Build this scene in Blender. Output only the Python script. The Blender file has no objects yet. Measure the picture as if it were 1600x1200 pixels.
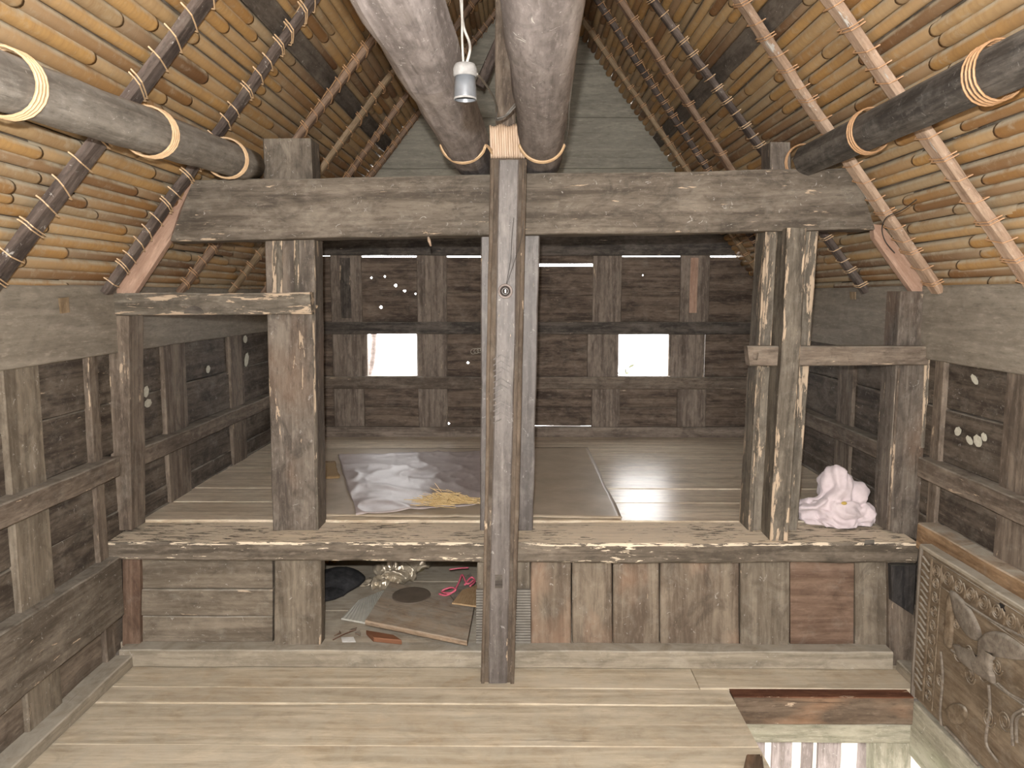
import bpy, bmesh, math, random
from mathutils import Vector, Matrix, noise

random.seed(7)
noise.seed_set(7)
SC = bpy.context.scene
COL = SC.collection
R = math.radians

# ------------------------------------------------------------------ camera
F = 1200.0                                   # focal length in pixels (1600 wide)
PITCH = math.atan(140 / F)                   # horizon at y = 460
YAW = math.atan(10 / F)                      # room axis vanishes at x = 810
HZ = 1.335                                   # eye height over the front floor
cam_d = bpy.data.cameras.new('camera')
cam = bpy.data.objects.new('camera', cam_d)
COL.objects.link(cam)
cam_d.sensor_width = 36
cam_d.lens = 36 * F / 1600
cam_d.clip_start = 0.02
cam.rotation_euler = (math.pi / 2 - PITCH, 0, YAW)
cam.location = (0, 0, 0)
SC.camera = cam
CR = cam.rotation_euler.to_matrix()


def ray(px, py):
    return CR @ Vector(((px - 800) / F, (600 - py) / F, -1))


def P(px, py, Y):
    d = ray(px, py)
    return d * (Y / d.y)


def PX(px, py, X):
    d = ray(px, py)
    return d * (X / d.x)


def PZ(px, py, Z):
    d = ray(px, py)
    return d * (Z / d.z)


# ------------------------------------------------------------------ materials
MATS = {}


def nt(mat):
    mat.use_nodes = True
    t = mat.node_tree
    t.nodes.clear()
    out = t.nodes.new('ShaderNodeOutputMaterial')
    b = t.nodes.new('ShaderNodeBsdfPrincipled')
    t.links.new(b.outputs[0], out.inputs[0])
    return t, b


class N:
    """small node helper"""

    def __init__(s, t):
        s.t = t

    def new(s, typ, **kw):
        n = s.t.nodes.new(typ)
        for k, v in kw.items():
            setattr(n, k, v)
        return n

    def link(s, a, b):
        s.t.links.new(a, b)

    def val(s, sock, v):
        if hasattr(v, 'is_linked') or isinstance(v, bpy.types.NodeSocket):
            s.link(v, sock)
        else:
            sock.default_value = v

    def math(s, op, a, b=0.0, clamp=False):
        n = s.new('ShaderNodeMath', operation=op)
        n.use_clamp = clamp
        s.val(n.inputs[0], a)
        s.val(n.inputs[1], b)
        return n.outputs[0]

    def mix(s, f, a, b):
        n = s.new('ShaderNodeMix', data_type='RGBA')
        s.val(n.inputs[0], f)
        s.val(n.inputs[6], a if not isinstance(a, tuple) else (*a, 1))
        s.val(n.inputs[7], b if not isinstance(b, tuple) else (*b, 1))
        return n.outputs[2]

    def noise(s, vec, scale, detail=4, rough=.55, dist=0.0):
        n = s.new('ShaderNodeTexNoise')
        s.link(vec, n.inputs['Vector'])
        n.inputs['Scale'].default_value = scale
        n.inputs['Detail'].default_value = detail
        n.inputs['Roughness'].default_value = rough
        n.inputs['Distortion'].default_value = dist
        return n.outputs['Fac']

    def ramp(s, f, lo, hi):
        n = s.new('ShaderNodeMapRange')
        n.inputs['From Min'].default_value = lo
        n.inputs['From Max'].default_value = hi
        s.val(n.inputs['Value'], f)
        return n.outputs[0]

    def mapped(s, vec, scale):
        n = s.new('ShaderNodeMapping')
        n.inputs['Scale'].default_value = scale
        s.link(vec, n.inputs['Vector'])
        return n.outputs[0]


def wood(key, dark, light, flake=0.0, flakecol=(.50, .385, .275), dust=.6, blot=.5, rough=.75, stain=None, stainamt=.5,
         bump=.5, spec=.25, fib=1.0, grain=1.0, island=0.0, flakescale=1.0, dustcol=(.36, .335, .285), edgew=1.0, topflake=0.0, speck=0.0, coat=0.0):
    """weathered timber, grain along local X; 'edge' attribute drives the wear at arrises"""
    if key in MATS:
        return MATS[key]
    m = bpy.data.materials.new(key)
    t, b = nt(m)
    n = N(t)
    tc = n.new('ShaderNodeTexCoord')
    oi = n.new('ShaderNodeObjectInfo')
    off = n.new('ShaderNodeVectorMath', operation='MULTIPLY_ADD')
    comb = n.new('ShaderNodeCombineXYZ')
    for i, k in enumerate((37.0, 91.0, 53.0)):
        n.link(n.math('MULTIPLY', oi.outputs['Random'], k), comb.inputs[i])
    geo = n.new('ShaderNodeNewGeometry')
    n.link(tc.outputs['Object'], off.inputs[0])
    off.inputs[1].default_value = (1, 1, 1)
    n.link(comb.outputs[0], off.inputs[2])
    v = off.outputs[0]
    if island:
        c2 = n.new('ShaderNodeCombineXYZ')
        n.link(n.math('MULTIPLY', geo.outputs['Random Per Island'], 71.0), c2.inputs[0])
        n.link(n.math('MULTIPLY', geo.outputs['Random Per Island'], 13.0), c2.inputs[1])
        ad = n.new('ShaderNodeVectorMath', operation='ADD')
        n.link(v, ad.inputs[0])
        n.link(c2.outputs[0], ad.inputs[1])
        v = ad.outputs[0]
    vg = n.mapped(v, (1.0 * grain, 16 * grain, 16 * grain))
    vf = n.mapped(v, (3.0, 55, 55))
    g1 = n.noise(vg, 1.6, 8, .62, .6)
    g2 = n.noise(vf, 1.0, 4, .6)
    col = n.mix(n.ramp(g1, .39, .62), dark, light)
    # broad blotches: soot against dry grey
    bl = n.noise(n.mapped(v, (1, 1.6, 1.6)), 5.5, 8, .68, 1.2)
    d2 = tuple(c * .52 for c in dark)
    col = n.mix(n.math('MULTIPLY', n.ramp(bl, .50, .63), blot), col, d2)
    bl2 = n.noise(n.mapped(v, (.8, 1.5, 1.5)), 7.0, 5, .65)
    l2 = tuple(min(1, c * 1.45 + .02) for c in light)
    col = n.mix(n.math('MULTIPLY', n.ramp(bl2, .52, .75), blot), col, l2)
    if stain:
        sn = n.noise(n.mapped(v, (1, 2.2, 2.2)), 2.6, 3, .5)
        col = n.mix(n.math('MULTIPLY', n.ramp(sn, .50, .68), stainamt), col, stain)
    # fine mottling and fibres
    mo = n.noise(n.mapped(v, (14, 60, 60)), 1.4, 6, .7)
    col = n.mix(n.math('MULTIPLY', n.ramp(mo, .46, .32), .6 * fib), col, tuple(c * .62 for c in dark))
    col = n.mix(n.math('MULTIPLY', n.ramp(mo, .54, .70), .5 * fib), col, l2)
    # fine dark cracks
    cr = n.ramp(g2, .34, .25)
    col = n.mix(n.math('MULTIPLY', cr, .55, True), col, tuple(c * .3 for c in dark))
    if island:
        isl = n.ramp(geo.outputs['Random Per Island'], 0, 1)
        col = n.mix(n.math('MULTIPLY', isl, island), col, tuple(c * .55 for c in dark))
    hgt = n.math('ADD', n.math('MULTIPLY', g1, .5), n.math('MULTIPLY', n.math('SUBTRACT', 1.0, cr, True), .25))
    if flake > 0:
        at = n.new('ShaderNodeAttribute', attribute_name='edge')
        fn = n.noise(n.mapped(v, (6 * flakescale, 34 * flakescale, 34 * flakescale)), 1.3, 8, .66, .4)
        pt = n.noise(n.mapped(v, (1.5, 2.5, 2.5)), 1.5, 2)
        e = n.math('ADD', fn, n.math('MULTIPLY', at.outputs['Fac'], (.04 + .07 * flake) * edgew))
        e = n.math('ADD', e, n.math('MULTIPLY', n.math('SUBTRACT', pt, .5), .30))
        if topflake:
            sp0 = n.new('ShaderNodeSeparateXYZ')
            n.link(geo.outputs['Normal'], sp0.inputs[0])
            e = n.math('ADD', e, n.math('MULTIPLY', n.ramp(sp0.outputs[2], .5, .9), topflake))
        th = .72 - .10 * flake
        fm = n.ramp(e, th, th + .018)
        fc = n.mix(n.noise(vf, .8, 3), tuple(c * .55 for c in flakecol), flakecol)
        col = n.mix(fm, col, fc)
        hgt = n.math('SUBTRACT', hgt, n.math('MULTIPLY', fm, .35))
    if speck:
        sk = n.noise(v, 38, 4, .7, 1.5)
        col = n.mix(n.math('MULTIPLY', n.ramp(sk, .648, .68), speck), col, (.62, .60, .57))
    if dust > 0:
        sep = n.new('ShaderNodeSeparateXYZ')
        n.link(geo.outputs['Normal'], sep.inputs[0])
        up = n.ramp(sep.outputs[2], .35, .9)
        dn = n.ramp(n.noise(v, 9, 6, .65, 1.0), .30, .62)
        col = n.mix(n.math('MULTIPLY', n.math('MULTIPLY', up, dn), dust), col, dustcol)
        # thin film of dust everywhere
        dn2 = n.ramp(n.noise(v, 14, 7, .7, .5), .52, .74)
        col = n.mix(n.math('MULTIPLY', dn2, .28 * dust), col, dustcol)
    n.link(col, b.inputs['Base Color'])
    b.inputs['Roughness'].default_value = rough
    b.inputs['Specular IOR Level'].default_value = spec
    if coat:
        b.inputs['Coat Weight'].default_value = coat
        b.inputs['Coat Roughness'].default_value = .24
    bp = n.new('ShaderNodeBump')
    bp.inputs['Strength'].default_value = bump
    bp.inputs['Distance'].default_value = .006
    n.link(hgt, bp.inputs['Height'])
    n.link(bp.outputs[0], b.inputs['Normal'])
    MATS[key] = m
    return m


def plain(key, c1, c2=None, scale=20, rough=.7, spec=.3, metal=0.0, bump=.15, sheen=0.0, aniso=(1, 1, 1), trans=0.0, emit=None):
    if key in MATS:
        return MATS[key]
    m = bpy.data.materials.new(key)
    t, b = nt(m)
    n = N(t)
    tc = n.new('ShaderNodeTexCoord')
    f = n.noise(n.mapped(tc.outputs['Object'], aniso), scale, 5, .6, .3)
    col = n.mix(n.ramp(f, .35, .68), c1, c2 or tuple(c * .7 for c in c1))
    n.link(col, b.inputs['Base Color'])
    b.inputs['Roughness'].default_value = rough
    b.inputs['Specular IOR Level'].default_value = spec
    b.inputs['Metallic'].default_value = metal
    b.inputs['Sheen Weight'].default_value = sheen
    b.inputs['Transmission Weight'].default_value = trans
    bp = n.new('ShaderNodeBump')
    bp.inputs['Strength'].default_value = bump
    bp.inputs['Distance'].default_value = .003
    n.link(f, bp.inputs['Height'])
    n.link(bp.outputs[0], b.inputs['Normal'])
    MATS[key] = m
    return m


def bamboo_mat():
    m = bpy.data.materials.new('bamboo')
    t, b = nt(m)
    n = N(t)
    tc = n.new('ShaderNodeTexCoord')
    geo = n.new('ShaderNodeNewGeometry')
    rnd = geo.outputs['Random Per Island']
    v = tc.outputs['Object']
    ramp = n.new('ShaderNodeValToRGB')
    cr = ramp.color_ramp
    cols = [(0, (.10, .046, .020)), (.14, (.19, .095, .036)), (.4, (.33, .180, .058)), (.7, (.40, .240, .090)), (.88, (.33, .225, .115)), (1, (.28, .205, .120))]
    cr.elements[0].position, cr.elements[0].color = cols[0][0], (*cols[0][1], 1)
    cr.elements[1].position, cr.elements[1].color = cols[-1][0], (*cols[-1][1], 1)
    for p, c in cols[1:-1]:
        e = cr.elements.new(p)
        e.color = (*c, 1)
    n.link(rnd, ramp.inputs[0])
    g = n.noise(n.mapped(v, (60, 1.5, 60)), 1.5, 5, .6)
    col = n.mix(n.math('MULTIPLY', n.ramp(g, .42, .72), .40), ramp.outputs[0], (.17, .082, .032))
    bl = n.noise(v, 5, 5, .6, .5)
    col = n.mix(n.math('MULTIPLY', n.ramp(bl, .45, .72), .5), col, (.20, .115, .055))
    at = n.new('ShaderNodeAttribute', attribute_name='pale')
    col = n.mix(n.math('MULTIPLY', at.outputs['Fac'], .55), col, (.46, .36, .235))
    sep = n.new('ShaderNodeSeparateXYZ')
    n.link(geo.outputs['Normal'], sep.inputs[0])
    up = n.ramp(sep.outputs[2], -.22, .25)
    dn = n.ramp(n.noise(v, 16, 6, .7), .32, .54)
    col = n.mix(n.math('MULTIPLY', n.math('MULTIPLY', up, dn), .85), col, (.42, .375, .285))
    dn2 = n.ramp(n.noise(v, 26, 7, .72, .6), .54, .68)
    col = n.mix(n.math('MULTIPLY', dn2, .38), col, (.42, .37, .28))
    n.link(col, b.inputs['Base Color'])
    b.inputs['Roughness'].default_value = .5
    b.inputs['Specular IOR Level'].default_value = .35
    bp = n.new('ShaderNodeBump')
    bp.inputs['Strength'].default_value = .2
    bp.inputs['Distance'].default_value = .003
    n.link(g, bp.inputs['Height'])
    n.link(bp.outputs[0], b.inputs['Normal'])
    return m


W = {
    'beam': wood('beam wood', (0.0662, 0.0526, 0.0396), (0.1440, 0.1195, 0.0936), flake=.35, blot=.55, speck=.3),
    'post': wood('post wood', (0.0663, 0.0527, 0.0425), (0.1487, 0.1241, 0.1003), flake=.42, blot=.55, stain=(.15, .095, .062), stainamt=.5, speck=.2),
    'flaky': wood('flaking post wood', (0.0656, 0.0541, 0.0410), (0.1517, 0.1296, 0.1017), flake=1.0, blot=.5, flakescale=1.1),
    'sill': wood('flaking sill wood', (0.0638, 0.0510, 0.0374), (0.1487, 0.1215, 0.0935), flake=.75, blot=.45, dust=.2, flakescale=1.9, edgew=.5, topflake=.215, flakecol=(.84, .71, .54)),
    'navel': wood('lavender grey carved wood', (0.0665, 0.0549, 0.0485), (0.1330, 0.1153, 0.1054), flake=.1, blot=.35, rough=.5, spec=.4, speck=.3),
    'navelside': wood('brown groove wood', (.058, .042, .030), (.112, .084, .060), flake=.15, blot=.5),
    'dark': wood('sooty panel wood', (0.0399, 0.0298, 0.0225), (0.1061, 0.0848, 0.0649), flake=.10, blot=.6, dust=.6, speck=.25),
    'darker': wood('black soot wood', (.036, .030, .025), (.105, .087, .072), flake=.15, blot=.6, dust=.5),
    'stile': wood('brown stile wood', (0.0720, 0.0540, 0.0405), (0.1665, 0.1314, 0.1008), flake=.28, blot=.5, dust=.6),
    'back': wood('back wall panel wood', (0.0480, 0.0328, 0.0240), (0.1480, 0.1104, 0.0816), flake=.05, blot=.55, dust=.45),
    'backstile': wood('back wall stile wood', (.092, .070, .055), (.215, .174, .140), flake=.08, blot=.5, dust=.45),
    'grey': wood('dusty grey plank', (.170, .146, .116), (.235, .206, .166), blot=.22, dust=.6, bump=.2),
    'gable': wood('grey green gable plank', (0.1936, 0.1800, 0.1480), (0.2554, 0.2400, 0.1960), blot=.2, dust=.3, bump=.15),
    'floor': wood('front floor plank', (.325, .268, .188), (.575, .495, .375), blot=.35, dust=.55, rough=.6, island=.10, stain=(.29, .20, .11), stainamt=.5, dustcol=(.46, .425, .35), fib=.55),
    'loft': wood('polished loft plank', (0.4685, 0.3748, 0.2655), (0.8120, 0.6949, 0.5466), blot=.4, dust=.15, rough=.31, spec=1.0, island=.08, bump=.05),
    'lower': wood('lower board wood', (0.0920, 0.0678, 0.0486), (0.1786, 0.1438, 0.1066), blot=.5, dust=.8, stain=(.31, .185, .12), stainamt=.55, flake=.1, speck=.3, fib=.55),
    'lowergrey': wood('lower grey stile', (0.0959, 0.0765, 0.0559), (0.1796, 0.1487, 0.1129), blot=.5, dust=.8, flake=.15, speck=.3, fib=.55),
    'redboard': wood('reddish board', (0.0844, 0.0506, 0.0338), (0.1586, 0.1046, 0.0729), blot=.45, dust=.6, flake=.05, fib=.55),
    'base': wood('dusty base rail', (0.1753, 0.1496, 0.1129), (0.2950, 0.2565, 0.1984), blot=.4, dust=.9, speck=.2, fib=.55),
    'log': wood('dusty lavender log', (0.1320, 0.1126, 0.1056), (0.2508, 0.2218, 0.2138), blot=.45, dust=.5, flake=.10, flakecol=(.62, .58, .53), bump=.6, speck=.7),
    'purlin': wood('grey purlin wood', (0.1187, 0.1045, 0.0893), (0.2185, 0.1976, 0.1710), blot=.35, dust=.9, dustcol=(.36, .35, .33), speck=.3),
    'purlindark': wood('blackened purlin wood', (.032, .028, .025), (.10, .088, .076), blot=.4, dust=.95, dustcol=(.25, .24, .22), speck=.2),
    'raftdark': wood('dark rafter wood', (.040, .030, .026), (.115, .088, .074), blot=.5, dust=.5, flake=.06, speck=.4),
    'raftred': wood('reddish rafter wood', (.12, .074, .048), (.235, .158, .108), blot=.4, dust=.5, flake=.1),
    'rafttan': wood('tan rafter wood', (.17, .118, .068), (.28, .205, .13), blot=.4, dust=.4, flake=.1),
    'raftpink': wood('pale pink rafter wood', (.255, .170, .115), (.39, .285, .208), blot=.45, dust=.8, flake=.35, flakecol=(.52, .49, .45), speck=.5),
    'pink': wood('fresh pink board', (.30, .185, .13), (.40, .27, .20), blot=.15, dust=.2, bump=.15),
    'batten': wood('dark roof batten', (.055, .044, .036), (.12, .10, .082), blot=.4, dust=.6, speck=.4),
    'carve': wood('carved panel wood', (0.0906, 0.0631, 0.0386), (0.1609, 0.1216, 0.0818), blot=.45, dust=.7, bump=.25),
    'carvegrey': wood('worn grey relief wood', (0.1023, 0.0830, 0.0643), (0.1666, 0.1392, 0.1111), blot=.3, dust=.6, bump=.2),
    'orange': wood('orange brown rail wood', (.16, .095, .05), (.30, .195, .11), blot=.35, dust=.8, dustcol=(.45, .43, .37)),
    'hatch': wood('reddish hatch beam wood', (0.0700, 0.0476, 0.0308), (0.1260, 0.0924, 0.0644), blot=.45, dust=.0, flake=.25, stain=(.36, .19, .10), stainamt=.6),
    'hatchtop': wood('dark red hatch timber', (.075, .030, .016), (.15, .065, .035), blot=.3, dust=0, flake=.3),
    'moss': wood('mossy bleached timber', (.165, .155, .11), (.285, .265, .205), blot=.35, dust=.4, stain=(.23, .245, .16), stainamt=.5, speck=.3),
    'bleach': wood('bleached pink slat', (.18, .15, .135), (.32, .275, .26), blot=.3, dust=.3, speck=.4),
    'ply': wood('worn plywood', (.17, .118, .078), (.31, .23, .16), blot=.5, dust=.6, speck=.3),
    'char': wood('charred wood', (.010, .009, .009), (.034, .030, .028), blot=.5, dust=.25, flake=.1),
    'store': wood('dusty storage boards', (.26, .215, .16), (.42, .36, .28), blot=.4, dust=.6, dustcol=(.46, .42, .35)),
    'thatch': wood('dusty thatch backing', (.070, .054, .038), (.19, .15, .11), blot=.5, dust=.6, speck=.4),
}
MAT_BAMBOO = bamboo_mat()
MAT_RATTAN = plain('rattan strip', (.54, .38, .23), (.42, .28, .16), 60, .5, .4)
MAT_RATTANDK = plain('aged rattan strip', (.42, .255, .14), (.32, .18, .09), 60, .55, .3)

# ------------------------------------------------------------------ object helpers


def link(o, parent=None):
    COL.objects.link(o)
    if parent is not None:
        o.parent = parent
        o.matrix_parent_inverse = parent.matrix_basis.inverted()
    return o


def tag(o, label=None, cat=None, group=None, kind=None):
    if label:
        o['label'] = label
    if cat:
        o['category'] = cat
    if group:
        o['group'] = group
    if kind:
        o['kind'] = kind
    return o


def empty(name, loc):
    o = bpy.data.objects.new(name, None)
    o.empty_display_size = .05
    o.matrix_basis = Matrix.Translation(loc)
    COL.objects.link(o)
    return o


def mesh_obj(name, bm, mat, parent=None, M=None, smooth=False):
    """link a bmesh (in world space) as one object with local frame M"""
    me = bpy.data.meshes.new(name)
    if M is None and len(bm.verts):
        c = Vector((0, 0, 0))
        lo = min(v.co.z for v in bm.verts)
        for v in bm.verts:
            c += v.co
        c /= len(bm.verts)
        M = Matrix.Translation((c.x, c.y, lo))
    bm.transform(M.inverted())
    bmesh.ops.recalc_face_normals(bm, faces=bm.faces)
    if smooth:
        for f in bm.faces:
            f.smooth = True
    bm.to_mesh(me)
    bm.free()
    o = bpy.data.objects.new(name, me)
    o.matrix_basis = M
    me.materials.append(mat)
    return link(o, parent)


def frame(a, b, nrm):
    x = (b - a).normalized()
    y = nrm.cross(x).normalized()
    z = x.cross(y)
    M = Matrix((x, y, z)).transposed().to_4x4()
    M.translation = a
    return M


_seed = [0]


def fill_plank(bm, a1, a2, b1, b2, d, hew=.0025, seg=.09, lay=None, bev=.004):
    """hewn board: the face a1 a2 b2 b1 pushed along d; returns nothing, adds to bm"""
    _seed[0] += 1
    sd = Vector((_seed[0] * 3.71, _seed[0] * 1.37, _seed[0] * 7.9))
    if lay is None:
        lay = bm.verts.layers.float.get('edge') or bm.verts.layers.float.new('edge')
    L = ((a1 + a2) / 2 - (b1 + b2) / 2).length
    n = max(2, min(60, int(L / seg)))
    w = ((a1 - a2).length + (b1 - b2).length) / 2
    t = d.length
    eu = min(.35, .012 / max(w, .001))
    ev = min(.35, .012 / max(t, .001))
    bu = min(.2, bev / max(w, .001))
    bv = min(.2, bev / max(t, .001))
    # outline in (u, v) unit square with bevelled corners and wear rings
    us = [(bu, 1), (eu + bu, .45), (.5, 0), (1 - eu - bu, .45), (1 - bu, 1)]
    vs = [(bv, 1), (ev + bv, .45), (.5, 0), (1 - ev - bv, .45), (1 - bv, 1)]
    prof = [(u, 0, e) for u, e in us] + [(1, v, e) for v, e in vs] + [(u, 1, e) for u, e in reversed(us)] + [(0, v, e) for v, e in reversed(vs)]
    rings = []
    for i in range(n + 1):
        s = i / n
        p = a1.lerp(b1, s)
        q = a2.lerp(b2, s)
        ring = []
        for u, v, e in prof:
            co = p.lerp(q, u) + d * v
            if hew:
                co = co + (noise.noise_vector(co * 7 + sd) * hew + noise.noise_vector(co * 1.6 + sd) * hew * 1.2)
            vert = bm.verts.new(co)
            vert[lay] = e
            ring.append(vert)
        rings.append(ring)
    m = len(prof)
    for i in range(n):
        for j in range(m):
            bm.faces.new((rings[i][j], rings[i][(j + 1) % m], rings[i + 1][(j + 1) % m], rings[i + 1][j]))
    bm.faces.new(rings[0])
    bm.faces.new(list(reversed(rings[-1])))


def plank(name, a1, a2, b1, b2, d, mat, parent=None, hew=.0025, seg=.09, bev=.004):
    bm = bmesh.new()
    fill_plank(bm, a1, a2, b1, b2, d, hew, seg, bev=bev)
    M = frame((a1 + a2) / 2 + d / 2, (b1 + b2) / 2 + d / 2, d.normalized())
    return mesh_obj(name, bm, mat, parent, M)


def vboard(name, pts, Y, depth, mat, parent=None, **k):
    """vertical board on the plane y = Y from pixels TL TR BR BL"""
    tl, tr, br, bl = [P(x, y, Y) for x, y in pts]
    return plank(name, bl, br, tl, tr, Vector((0, depth, 0)), mat, parent, **k)


def hboard(name, pts, Y, depth, mat, parent=None, **k):
    tl, tr, br, bl = [P(x, y, Y) for x, y in pts]
    return plank(name, bl, tl, br, tr, Vector((0, depth, 0)), mat, parent, **k)


def add_tube(bm, pts, r, n=6, cap=True):
    pts = [Vector(p) for p in pts]
    rings = []
    up = None
    for i, p in enumerate(pts):
        t = (pts[min(i + 1, len(pts) - 1)] - pts[max(i - 1, 0)]).normalized()
        if up is None:
            up = t.orthogonal().normalized()
        up = (up - t * up.dot(t))
        if up.length < 1e-6:
            up = t.orthogonal()
        up.normalize()
        s = t.cross(up)
        rr = r[i] if isinstance(r, (list, tuple)) else r
        rings.append([bm.verts.new(p + (up * math.cos(2 * math.pi * k / n) + s * math.sin(2 * math.pi * k / n)) * rr) for k in range(n)])
    for a, b in zip(rings, rings[1:]):
        for k in range(n):
            bm.faces.new((a[k], a[(k + 1) % n], b[(k + 1) % n], b[k]))
    if cap:
        bm.faces.new(list(reversed(rings[0])))
        bm.faces.new(rings[-1])


def smooth_path(pts, n=8):
    """Catmull-Rom through the points"""
    pts = [Vector(p) for p in pts]
    out = []
    for i in range(len(pts) - 1):
        p0, p1, p2, p3 = pts[max(i - 1, 0)], pts[i], pts[i + 1], pts[min(i + 2, len(pts) - 1)]
        for k in range(n):
            t = k / n
            out.append(.5 * ((2 * p1) + (p2 - p0) * t + (2 * p0 - 5 * p1 + 4 * p2 - p3) * t * t + (3 * p1 - p0 - 3 * p2 + p3) * t ** 3))
    out.append(pts[-1])
    return out


def prism(bm, pts, d):
    a = [bm.verts.new(p) for p in pts]
    b = [bm.verts.new(p + d) for p in pts]
    k = len(a)
    bm.faces.new(a)
    bm.faces.new(list(reversed(b)))
    for i in range(k):
        bm.faces.new((a[i], b[i], b[(i + 1) % k], a[(i + 1) % k]))


def lathe(bm, prof, M, n=20):
    rings = []
    for r, z in prof:
        rings.append([bm.verts.new(M @ Vector((r * math.cos(2 * math.pi * k / n), r * math.sin(2 * math.pi * k / n), z))) for k in range(n)])
    for a, b in zip(rings, rings[1:]):
        for k in range(n):
            bm.faces.new((a[k], a[(k + 1) % n], b[(k + 1) % n], b[k]))
    return rings


def box(bm, x0, x1, y0, y1, z0, z1):
    prism(bm, [Vector((x0, y0, z0)), Vector((x1, y0, z0)), Vector((x1, y1, z0)), Vector((x0, y1, z0))], Vector((0, 0, z1 - z0)))


# ------------------------------------------------------------------ key planes
YB = 4.65                  # back wall
YF = 2.62                  # sill face
YPOST = 2.77               # face of the posts on the sill
ZF = -HZ                   # front floor
ZS = -.861                 # sill top = loft floor
XL, XR = -1.462, 1.455     # side walls
Y0 = -1.3                  # front end of the room
SLOPE = {-1: 1.22, 1: 1.33}
EAVE = {-1: -1.475, 1: 1.487}
RIDGE_Z = 2.962 / (1 / 1.22 + 1 / 1.33)   # where both slopes meet
RIDGE_X = -1.475 + RIDGE_Z / 1.22


def roof_n(side):
    """normal into the room"""
    s = SLOPE[side]
    return Vector((-side * s, 0, -1)).normalized()


def roof_up(side):
    s = SLOPE[side]
    return Vector((-side, 0, s)).normalized()


def on_roof(px, py, side, off=.05):
    n = roof_n(side)
    o = Vector((EAVE[side], 0, 0)) + n * off
    d = ray(px, py)
    return d * (o.dot(n) / d.dot(n))


# ================================================================== SETTING
S = dict(kind='structure')


def floor_planks(name, x0, x1, rows, z, th, mat, hole=None, parent=None, breaks=None):
    bm = bmesh.new()
    lay = bm.verts.layers.float.new('edge')
    rnd = random.Random(name)
    for i in range(len(rows) - 1):
        y0, y1 = rows[i] + .0015, rows[i + 1] - .0015
        segs = [(x0, x1)]
        if hole:
            hx0, hx1, hy0, hy1 = hole
            if y1 > hy0 and y0 < hy1:
                segs = [(x0, hx0)] + ([(hx1, x1)] if hx1 < x1 else [])
        if breaks and i in breaks:
            b = breaks[i]
            segs = [q for s in segs for q in ([(s[0], b - .001), (b + .001, s[1])] if s[0] < b < s[1] else [s])]
        for a, b in segs:
            dz = rnd.uniform(-.003, .001)
            A1, A2 = Vector((a, y0, z + dz)), Vector((a, y1, z + dz))
            B1, B2 = Vector((b, y0, z + dz)), Vector((b, y1, z + dz))
            fill_plank(bm, A1, A2, B1, B2, Vector((0, 0, -th)), .0012, .2, lay, .003)
    return mesh_obj(name, bm, mat, parent, Matrix.Translation((0, 0, z)))


HX0, HX1, HY0, HY1 = .715, 1.37, 1.55, 2.484
rows = [Y0, -.95, -.6, -.25, .1, .45, .8, 1.15, 1.55, 1.85, 2.146, 2.38, 2.484, 2.66]
fl = floor_planks('floor', -1.47, 1.47, rows, ZF, .035, W['floor'], (HX0, HX1, HY0, HY1), breaks={12: .62})
tag(fl, 'dusty pale front floor of wide boards running across the room', 'floor', **S)

lf = floor_planks('floor_raised', -1.47, 1.47, [2.874, 3.13, 3.36, 3.62, 3.93, 4.16, 4.66], ZS - .002, .03, W['loft'])
tag(lf, 'raised floor of worn polished boards behind the peeling sill', 'floor', **S)
stf = floor_planks('floor_lower', -1.47, 1.47, [2.685, 2.98, 3.3, 3.62, 3.96], -1.272, .03, W['store'])
tag(stf, 'dusty boarded bottom of the storage space under the raised floor', 'floor', **S)
bm = bmesh.new()
box(bm, -1.47, 1.47, 3.96, 3.99, -1.30, ZS - .034)
tag(mesh_obj('wall_storage', bm, W['lowergrey']), 'grey boards closing the back of the storage space', 'wall', **S)


# ---- side walls -----------------------------------------------------------
def wallboard(name, side, y0, y1, z0, z1, proud, th, mat, parent=None, vertical=False, **k):
    x = XL if side < 0 else XR
    x = x - side * proud
    d = Vector((side * th, 0, 0))
    if vertical:
        return plank(name, Vector((x, y0, z0)), Vector((x, y1, z0)), Vector((x, y0, z1)), Vector((x, y1, z1)), d, mat, parent, **k)
    return plank(name, Vector((x, y0, z0)), Vector((x, y0, z1)), Vector((x, y1, z0)), Vector((x, y1, z1)), d, mat, parent, **k)


def side_wall(side):
    sn = 'left' if side < 0 else 'right'
    w = wallboard('wall_' + sn, side, Y0, YB + .06, ZF - .25 if side > 0 else ZF - .05, .06, -.02, .04, W['darker'], hew=0, seg=.5)
    tag(w, {-1: 'sooty panelled side wall under the eave at the left', 1: 'sooty panelled side wall above the carved panel at the right'}[side], 'wall', **S)
    # stiles (vertical) and the panel boards between them
    st = {-1: [(1.60, 1.70), (2.13, 2.30), (2.56, 2.62), (3.11, 3.32), (3.83, 4.02), (4.52, 4.65)],
          1: [(1.66, 1.85), (2.08, 2.27), (2.60, 2.66), (3.30, 3.46), (3.95, 4.1), (4.52, 4.65)]}[side]
    for y0, y1 in st:
        wallboard('stile', side, y0, y1, ZF, -.2, .014, .03, W['lowergrey'] if (side < 0 and y0 == 2.13) else W['stile'], w, True)
    edges = [Y0] + [e for p in st for e in p] + [YB]
    for i in range(0, len(edges) - 1, 2):
        y0, y1 = edges[i], edges[i + 1]
        if y1 - y0 < .03:
            continue
        for z0, z1, mt in ((-.57, -.2, 'dark'), (-.93, -.64, 'dark'), (-1.3, -1.14, 'stile')):
            k = 2 if z1 - z0 > .2 else 1
            for j in range(k):
                za, zb = z0 + (z1 - z0) * j / k, z0 + (z1 - z0) * (j + 1) / k
                wallboard('panel_board', side, y0 + .001, y1 - .001, za, zb - .002, random.uniform(-.004, .003), .018, W[mt], w, hew=.003)
    return w


wl = side_wall(-1)
wr = side_wall(1)
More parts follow.
